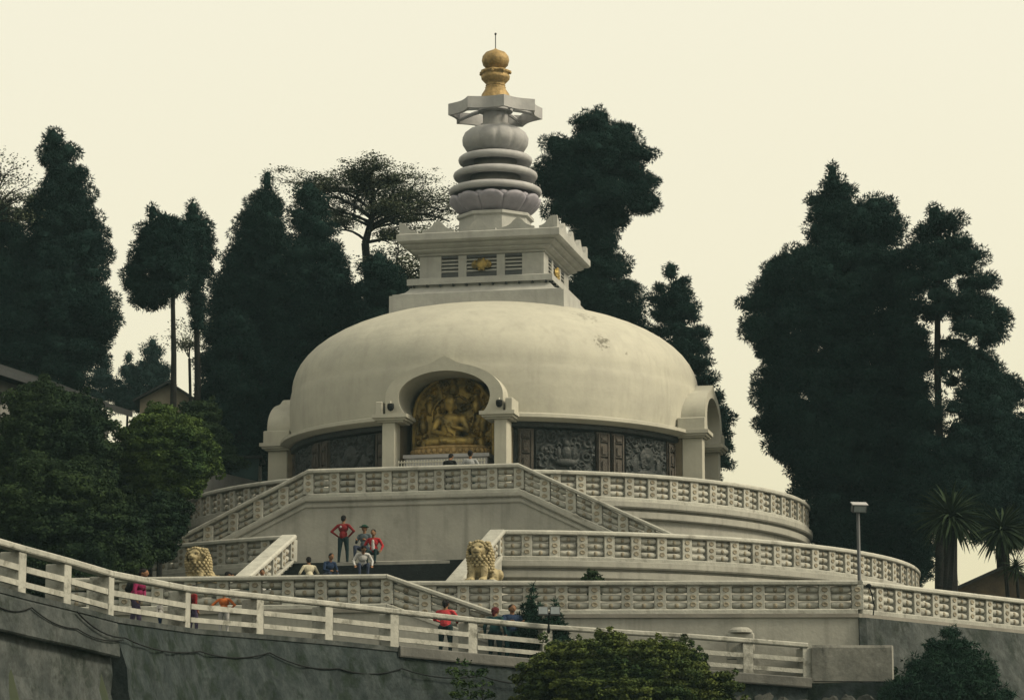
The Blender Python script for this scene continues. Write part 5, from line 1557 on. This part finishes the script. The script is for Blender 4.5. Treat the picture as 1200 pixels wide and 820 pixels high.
# ------------------------------------------------------------------ lions
def lion(label, u, v, rz, flip=1):
    base = FL(u, v, Z3)
    t = thing('lion_statue', label, 'lion statue', base)
    T = Matrix.Translation(base) @ Matrix.Rotation(PHI + rz, 4, 'Z') @ Matrix.Diagonal((flip * 1.06, 1.06, 1.06, 1))
    b = MB(); b.bbox(-.62, .62, -.75, .85, .003, 1.0, .04); b.bbox(-.70, .70, -.83, .93, 1.001, 1.16, .03)
    b.part('plinth', M['wall'], t, T)
    z = 1.16
    P = [('e', (0, .32, z + .34), (.36, .46, .36), 0), ('e', (0, .02, z + .62), (.34, .34, .42), 0), ('e', (0, -.12, z + .98), (.27, .27, .27), 0),
         ('e', (0, -.36, z + .93), (.16, .14, .11), 0), ('e', (0, -.36, z + .82), (.13, .10, .06), 0), ('e', (0, -.48, z + .97), (.055, .04, .04), 0),
         ('e', (-.11, -.30, z + 1.08), (.09, .08, .045), 0), ('e', (.11, -.30, z + 1.08), (.09, .08, .045), 0),
         ('e', (-.22, -.06, z + 1.17), (.06, .05, .07), 0), ('e', (.22, -.06, z + 1.17), (.06, .05, .07), 0)]
    for g in (-1, 1):
        P += [('c', (g * .19, -.16, z + .52), (g * .19, -.26, z + .08), .13, .095, 0), ('e', (g * .19, -.36, z + .06), (.12, .17, .07), 0),
              ('e', (g * .34, .30, z + .22), (.17, .30, .24), 0), ('e', (g * .38, -.02, z + .06), (.10, .20, .07), 0)]
        for k in range(3): P.append(('c', (g * .19 - .07 + .07 * k, -.44, z + .06), (g * .19 - .07 + .07 * k, -.53, z + .035), .038, .028, 0))
    P += [('c', (.30, .62, z + .12), (.46, .50, z + .30), .07, .09, 0), ('e', (.48, .42, z + .24), (.13, .16, .18), 0)]
    put('body', blob('body', P, .022, [M['lion']], 1), t, T)
    # mane curls laid in overlapping rows
    b = MB(); rg = random.Random(3)
    for row in range(11):
        zz = 1.20 - row * .085
        rad = .285 + .10 * math.sin(min(1, row / 7) * 2.2)
        n = 17
        for i in range(n):
            a = math.pi * (-0.5) + 2 * math.pi * (i + .5 * (row % 2)) / n
            dy = math.sin(a)
            if dy < -.60 and zz > .80: continue
            if dy < -.85 and zz < .45: continue
            cy = -.08 + .016 * row
            c = (rad * math.cos(a) * 1.02, cy + rad * dy * 1.0, z + zz - .02)
            b.ell(c, (.062, .062, .058), 7, 4)
    for i in range(9):
        a = math.pi * (.08 + .84 * i / 8)
        b.ell((.25 * math.cos(a), -.22, z + 1.0 + .23 * math.sin(a)), (.058, .07, .055), 7, 4)
    for k in range(3): b.ell((0, .0 + .09 * k, z + 1.245 - .02 * k), (.12, .07, .04), 8, 4)
    b.part('mane', M['lion'], t, T, smooth=True)
    for g in (-1, 1):
        e = MB(); e.ell((g * .105, -.375, z + 1.035), (.038, .025, .028), 8, 5); e.part('eye', M['bronze'], t, T)
    e = MB(); e.ell((0, -.475, z + .872), (.10, .035, .022), 10, 5); e.part('mouth', M['bronze'], t, T)
    return t
M['bronze'] = mat('dark_paint_detail', (.06, .045, .02), None, 8, .6)
lion('golden seated lion statue at the right foot of the dark staircase, whole body visible', 4.75, -23.6, R(-4), 1)
lion('golden lion statue at the left foot of the dark staircase, only head and mane showing', -4.75, -23.6, R(-12), 1)

# ------------------------------------------------------------------ gilded figure in the niche
def statue():
    base = FL(0, -7.6, Z1)
    t = thing('gilded_statue', 'gilded seated figure with a carved aureole inside the front niche', 'statue', base)
    G = F @ Matrix.Translation((-0.05, -0.35, 0)) @ Matrix.Diagonal((1.06, 1, 1.03, 1)) @ Matrix.Translation((0, 0, -0.4))
    b = MB()
    b.box(-1.72, 1.66, -8.05, -6.4, Z1 + .004, 14.9); b.box(-1.5, 1.5, -7.95, -6.4, 14.902, 15.55); b.box(-1.58, 1.58, -8.02, -6.4, 15.552, 15.68)
    b.part('pedestal', M['palewhite'], t, G)
    # lotus throne with petals
    b = MB(); b.loft([[(a * k, -7.25 + c * k * .5, z) for a, c in [(1.35 * math.cos(q), 1.1 * math.sin(q)) for q in [2 * math.pi * i / 40 for i in range(40)]]] for k, z in ((1.0, 15.682), (1.06, 15.72), (1.0, 15.80), (.9, 15.86), (1.0, 15.95), (1.02, 16.02), (.9, 16.05))])
    b.part('lotus_throne', M['gold'], t, G, smooth=True)
    pe = MB(); pe.ell((0, 0, 0), (.10, .05, .11), 8, 5); pme = pe.mesh('throne_petal', M['gold'], None, smooth=True)
    for i in range(19):
        a = math.pi * (1.0 + i / 18)
        put('throne_petal', pme, t, G @ Matrix.Translation((1.40 * math.cos(a), -7.25 + .57 * math.sin(a), 15.83)))
    # seated figure
    z = 16.02; y = -7.3
    P = [('e', (0, y, z + .18), (.62, .36, .20), 0), ('c', (-.66, y - .12, z + .15), (.18, y - .34, z + .13), .16, .11, 0), ('c', (.66, y - .12, z + .15), (-.18, y - .34, z + .17), .16, .11, 0),
         ('e', (0, y + .05, z + .55), (.33, .22, .36), 0), ('e', (0, y + .05, z + .88), (.42, .22, .22), 0), ('c', (0, y + .04, z + 1.0), (0, y + .02, z + 1.25), .10, .09, 0),
         ('e', (0, y, z + 1.38), (.18, .19, .23), 0), ('e', (0, y + .03, z + 1.62), (.11, .11, .10), 0), ('e', (0, y + .02, z + 1.5), (.20, .20, .16), 0), ('e', (0, y - .19, z + 1.35), (.03, .04, .05), 0),
         ('c', (-.40, y + .05, z + .92), (-.54, y - .03, z + .52), .12, .10, 0), ('c', (-.54, y - .03, z + .52), (-.10, y - .32, z + .38), .10, .06, 0),
         ('c', (.40, y + .05, z + .92), (.56, y - .03, z + .52), .12, .10, 0), ('c', (.56, y - .03, z + .52), (.12, y - .30, z + .62), .10, .06, 0)]
    for g in (-1, 1): P.append(('e', (g * .19, y + .02, z + 1.32), (.03, .05, .11), 0))
    for k in range(5): P.append(('c', (.12 - .035 * k, y - .31, z + .66), (.10 - .035 * k, y - .35, z + .78 - .02 * abs(k - 2)), .022, .018, 0))
    for k in range(4): P.append(('c', (-.08 + .05 * k, y - .34, z + .40), (-.02 + .05 * k, y - .42, z + .38), .022, .018, 0))
    for k in range(6): P.append(('c', (-.28 + .05 * k, y - .17 - .01 * k, z + .98 - .10 * k), (.30 - .02 * k, y - .19, z + .62 - .05 * k), .022, .022, 0))
    put('figure', blob('figure', P, .028, [M['gold_dark']], 1), t, G @ Matrix.Translation((0, -7.3, 16.02)) @ Matrix.Scale(1.15, 4) @ Matrix.Translation((0, 7.3, -16.02)))
    # carved aureole: scrolls, flames and small attendants on a rounded slab
    rg = random.Random(21)
    nx, nz = 90, 90
    V, Fc = [], []
    sc = [(rg.uniform(-1.4, 1.4), rg.uniform(0, 2.9), rg.uniform(.12, .26), rg.choice((1.8, 2.6)), rg.uniform(0, 6)) for _ in range(110)]
    att = [(-1.05, .45), (1.05, .45), (-1.12, 1.2), (1.12, 1.2), (-.85, 1.9), (.85, 1.9), (0, 2.5)]
    for j in range(nz + 1):
        for i in range(nx + 1):
            s = -1.46 + 2.92 * i / nx; tt = 2.98 * j / nz
            h = 0.03
            for cs_, ct, rr, w, ph in sc:
                d = math.hypot(s - cs_, tt - ct)
                if d < rr: h = max(h, .16 * (0.5 + .5 * math.cos(w * d * 18 + ph + math.atan2(tt - ct, s - cs_))) * (1 - (d / rr) ** 3))
            for ax_, az_ in att:
                q = ((s - ax_) / .17) ** 2 + ((tt - az_) / .30) ** 2
                if q < 1: h = max(h, .10 + .22 * math.sqrt(1 - q))
                q = ((s - ax_) / .11) ** 2 + ((tt - az_ - .34) / .12) ** 2
                if q < 1: h = max(h, .08 + .22 * math.sqrt(1 - q))
            q = math.hypot(s, tt - 1.55)
            if .74 < q < .80: h = .17
            half = 1.46 * math.sqrt(max(0, 1 - max(0, (tt - 1.5) / 1.5) ** 2.4))
            x = max(-half, min(half, s))
            V.append((x, -6.72 - h, 15.7 + tt))
    for j in range(nz):
        for i in range(nx):
            a = j * (nx + 1) + i; Fc.append((a, a + 1, a + nx + 2, a + nx + 1))
    b = MB(); b.add(V, Fc); b.part('aureole', M['gold_dark'], t, G)
    b = MB(); pts = [(-1.47, -6.8, 15.7), (-1.47, -6.8, 17.2)] + [(1.47 * math.cos(math.pi * (1 - i / 16)), -6.8, 17.25 + 1.48 * math.sin(math.pi * i / 16)) for i in range(17)] + [(1.47, -6.8, 15.7)]
    b.tube(pts, .07, 6); b.part('aureole_rim', M['gold_dark'], t, G)
    b = MB(); b.box(-1.5, 1.5, -6.71, -6.305, 15.69, 17.3); b.part('backing_slab', M['gold_dark'], t, G)
statue()
# low white picket rail in front of the statue
pk = thing('picket_rail', 'low white picket rail between the portal columns in front of the statue', 'railing', FL(0, -9.3, Z1))
b = MB(); b.box(-1.68, 1.68, -9.33, -9.27, 15.30, 15.34); b.box(-1.68, 1.68, -9.33, -9.27, 14.6, 14.64)
b.part('rail', M['dome'], pk, F)
pkm = MB(); pkm.box(-.018, .018, -.018, .018, 13.51, 15.40); pkm = pkm.mesh('picket', M['dome'])
for i in range(31): put('picket', pkm, pk, F @ Matrix.Translation((-1.65 + 3.3 * i / 30, -9.3, 0)))
# the two dome cameras on the shoulders of the arch
for s, nm in ((-1, 'black dome camera on the left capital of the front arch'), (1, 'black dome camera on the right capital of the front arch')):
    p = FL(2.1 * s + .05, -9.0, 17.45)
    t = thing('security_camera', nm, 'camera', p)
    b = MB(); b.tube([p + Vector((0, .12, .22)), p + Vector((0, -.08, .24)), p + Vector((0, -.14, .14))], .025, 6); b.part('bracket', M['dome'], t)
    b = MB(); b.lathe([(.05, p.z + .16), (.12, p.z + .14), (.13, p.z + .04), (.12, p.z - .04), (.07, p.z - .11), (.01, p.z - .13)], 14, c=(p.x, p.y - .14)); b.part('housing', M['black'], t, smooth=True)

# ------------------------------------------------------------------ lamps and small things
p = at(1007, 676, 95.0)
t = thing('floodlight_mast', 'slim grey mast with one flat floodlight, standing behind the right end of the lowest balustrade', 'lamp post', (p.x, p.y, Z3 + .003))
zt = at(1007, 597, 95.0).z
b = MB(); b.tube([(p.x, p.y, Z3 + .003), (p.x, p.y, Z3 + .3), (p.x, p.y, zt)], [.085, .06, .055], 10); b.lathe([(.16, Z3 + .003), (.16, Z3 + .04), (.1, Z3 + .06)], 12, c=(p.x, p.y)); b.part('pole', M['grey_metal'], t, smooth=True)
TL = Matrix.Translation((p.x + .03, p.y, zt + .06)) @ Matrix.Rotation(R(10), 4, 'Z') @ Matrix.Rotation(R(24), 4, 'X')
b = MB(); b.bbox(-.23, .23, -.12, .12, -.13, .13, .03); b.part('lamp_housing', M['grey_metal'], t, TL)
b = MB(); b.box(-.19, .19, -.128, -.1205, -.10, .10); b.part('lamp_glass', M['glass'], t, TL)
b = MB(); b.box(-.26, .26, -.16, .14, .131, .155); b.part('lamp_hood', M['palewhite'], t, TL)
p = at(643, 745, 89.9); zb = gz(p.x, p.y)
zt = at(643, 719, 89.9).z; q = walk(643, .3)
t = thing('twin_floodlight', 'pair of square floodlights on a dark bracket at the middle railing post', 'floodlight', (p.x, p.y, q[2]))
b = MB(); b.tube([(p.x, p.y + .12, zt - .55), (p.x, p.y, zt - .45), (p.x, p.y, zt + .05)], .045, 8); b.tube([(p.x - .28, p.y - .02, zt + .02), (p.x + .28, p.y - .02, zt + .02)], .025, 6); b.part('bracket', M['black'], t)
for dx in (-.17, .19):
    TL = Matrix.Translation((p.x + dx, p.y - .12, zt + .08)) @ Matrix.Rotation(R(-12), 4, 'X')
    b = MB(); b.bbox(-.155, .155, -.05, .07, -.13, .13, .02); lh = b.part('lamp_housing', M['grey_metal'], t, TL)
    b = MB(); b.box(-.13, .13, -.058, -.0505, -.105, .105); b.part('lamp_glass', M['glass'], lh, TL)
def cable(label, pts, r, m='black', sag=0.0):
    P_ = []
    for a, b_ in zip(pts[:-1], pts[1:]):
        a, b_ = Vector(a), Vector(b_)
        for i in range(8):
            f = i / 8; P_.append(a.lerp(b_, f) - Vector((0, 0, sag * 4 * f * (1 - f))))
    P_.append(Vector(pts[-1]))
    b = MB(); b.tube(P_, r, 5); o = b.part('cable', M[m], smooth=True); tag(o, label, 'cable'); return o
def wallpt(i, drop, out=.30):
    p = RP[i] - inn[i] * out; return (p.x, p.y, WALKZ[i] - drop)
cable('black cable sagging along the top of the long mossy retaining wall', [wallpt(3, .15, .36), wallpt(4, .50, .46), wallpt(5, .60, .44), wallpt(6, .50, .42), wallpt(7, .80, .46), wallpt(8, .62, .42), wallpt(9, .62, .5), wallpt(10, .60, .5)], .020, sag=.16)
cable('thin black cable looping at the far left ledge', [wallpt(1, .45, .36), wallpt(2, .3, .36), wallpt(3, .55, .38), wallpt(4, .55, .42)], .016, sag=.12)
pc = Vector((11.35, -26.72, Z3))
cable('short black cable hanging down the cracked corner post of the lowest terrace', [pc + Vector((.33, -.12, .85)), pc + Vector((.42, -.12, .62)), pc + Vector((.50, -.04, .25)), pc + Vector((.46, -.08, -.05))], .022, sag=0)
b = MB(); b.ell((pc.x + .33, pc.y - .14, Z3 + .86), (.09, .07, .07), 8, 5); o = b.part('junction_box', M['black']); tag(o, 'black junction box on the corner of the lowest balustrade', 'box')

# ------------------------------------------------------------------ thin mountain haze
mb = MB(); mb.box(-1505, 1505, -1505, 1505, -48, 36)
me = mb.mesh('haze', [])
hm = bpy.data.materials.new('thin_haze'); hm.use_nodes = True
hn = hm.node_tree; hn.nodes.clear()
ho = hn.nodes.new('ShaderNodeOutputMaterial'); hv = hn.nodes.new('ShaderNodeVolumePrincipled')
hv.inputs['Color'].default_value = (0.55, 0.84, 0.95, 1)
hv.inputs['Density'].default_value = 0.00017
hn.links.new(hv.outputs[0], ho.inputs['Volume'])
me.materials.append(hm)
tag(put('haze', me), kind='stuff')
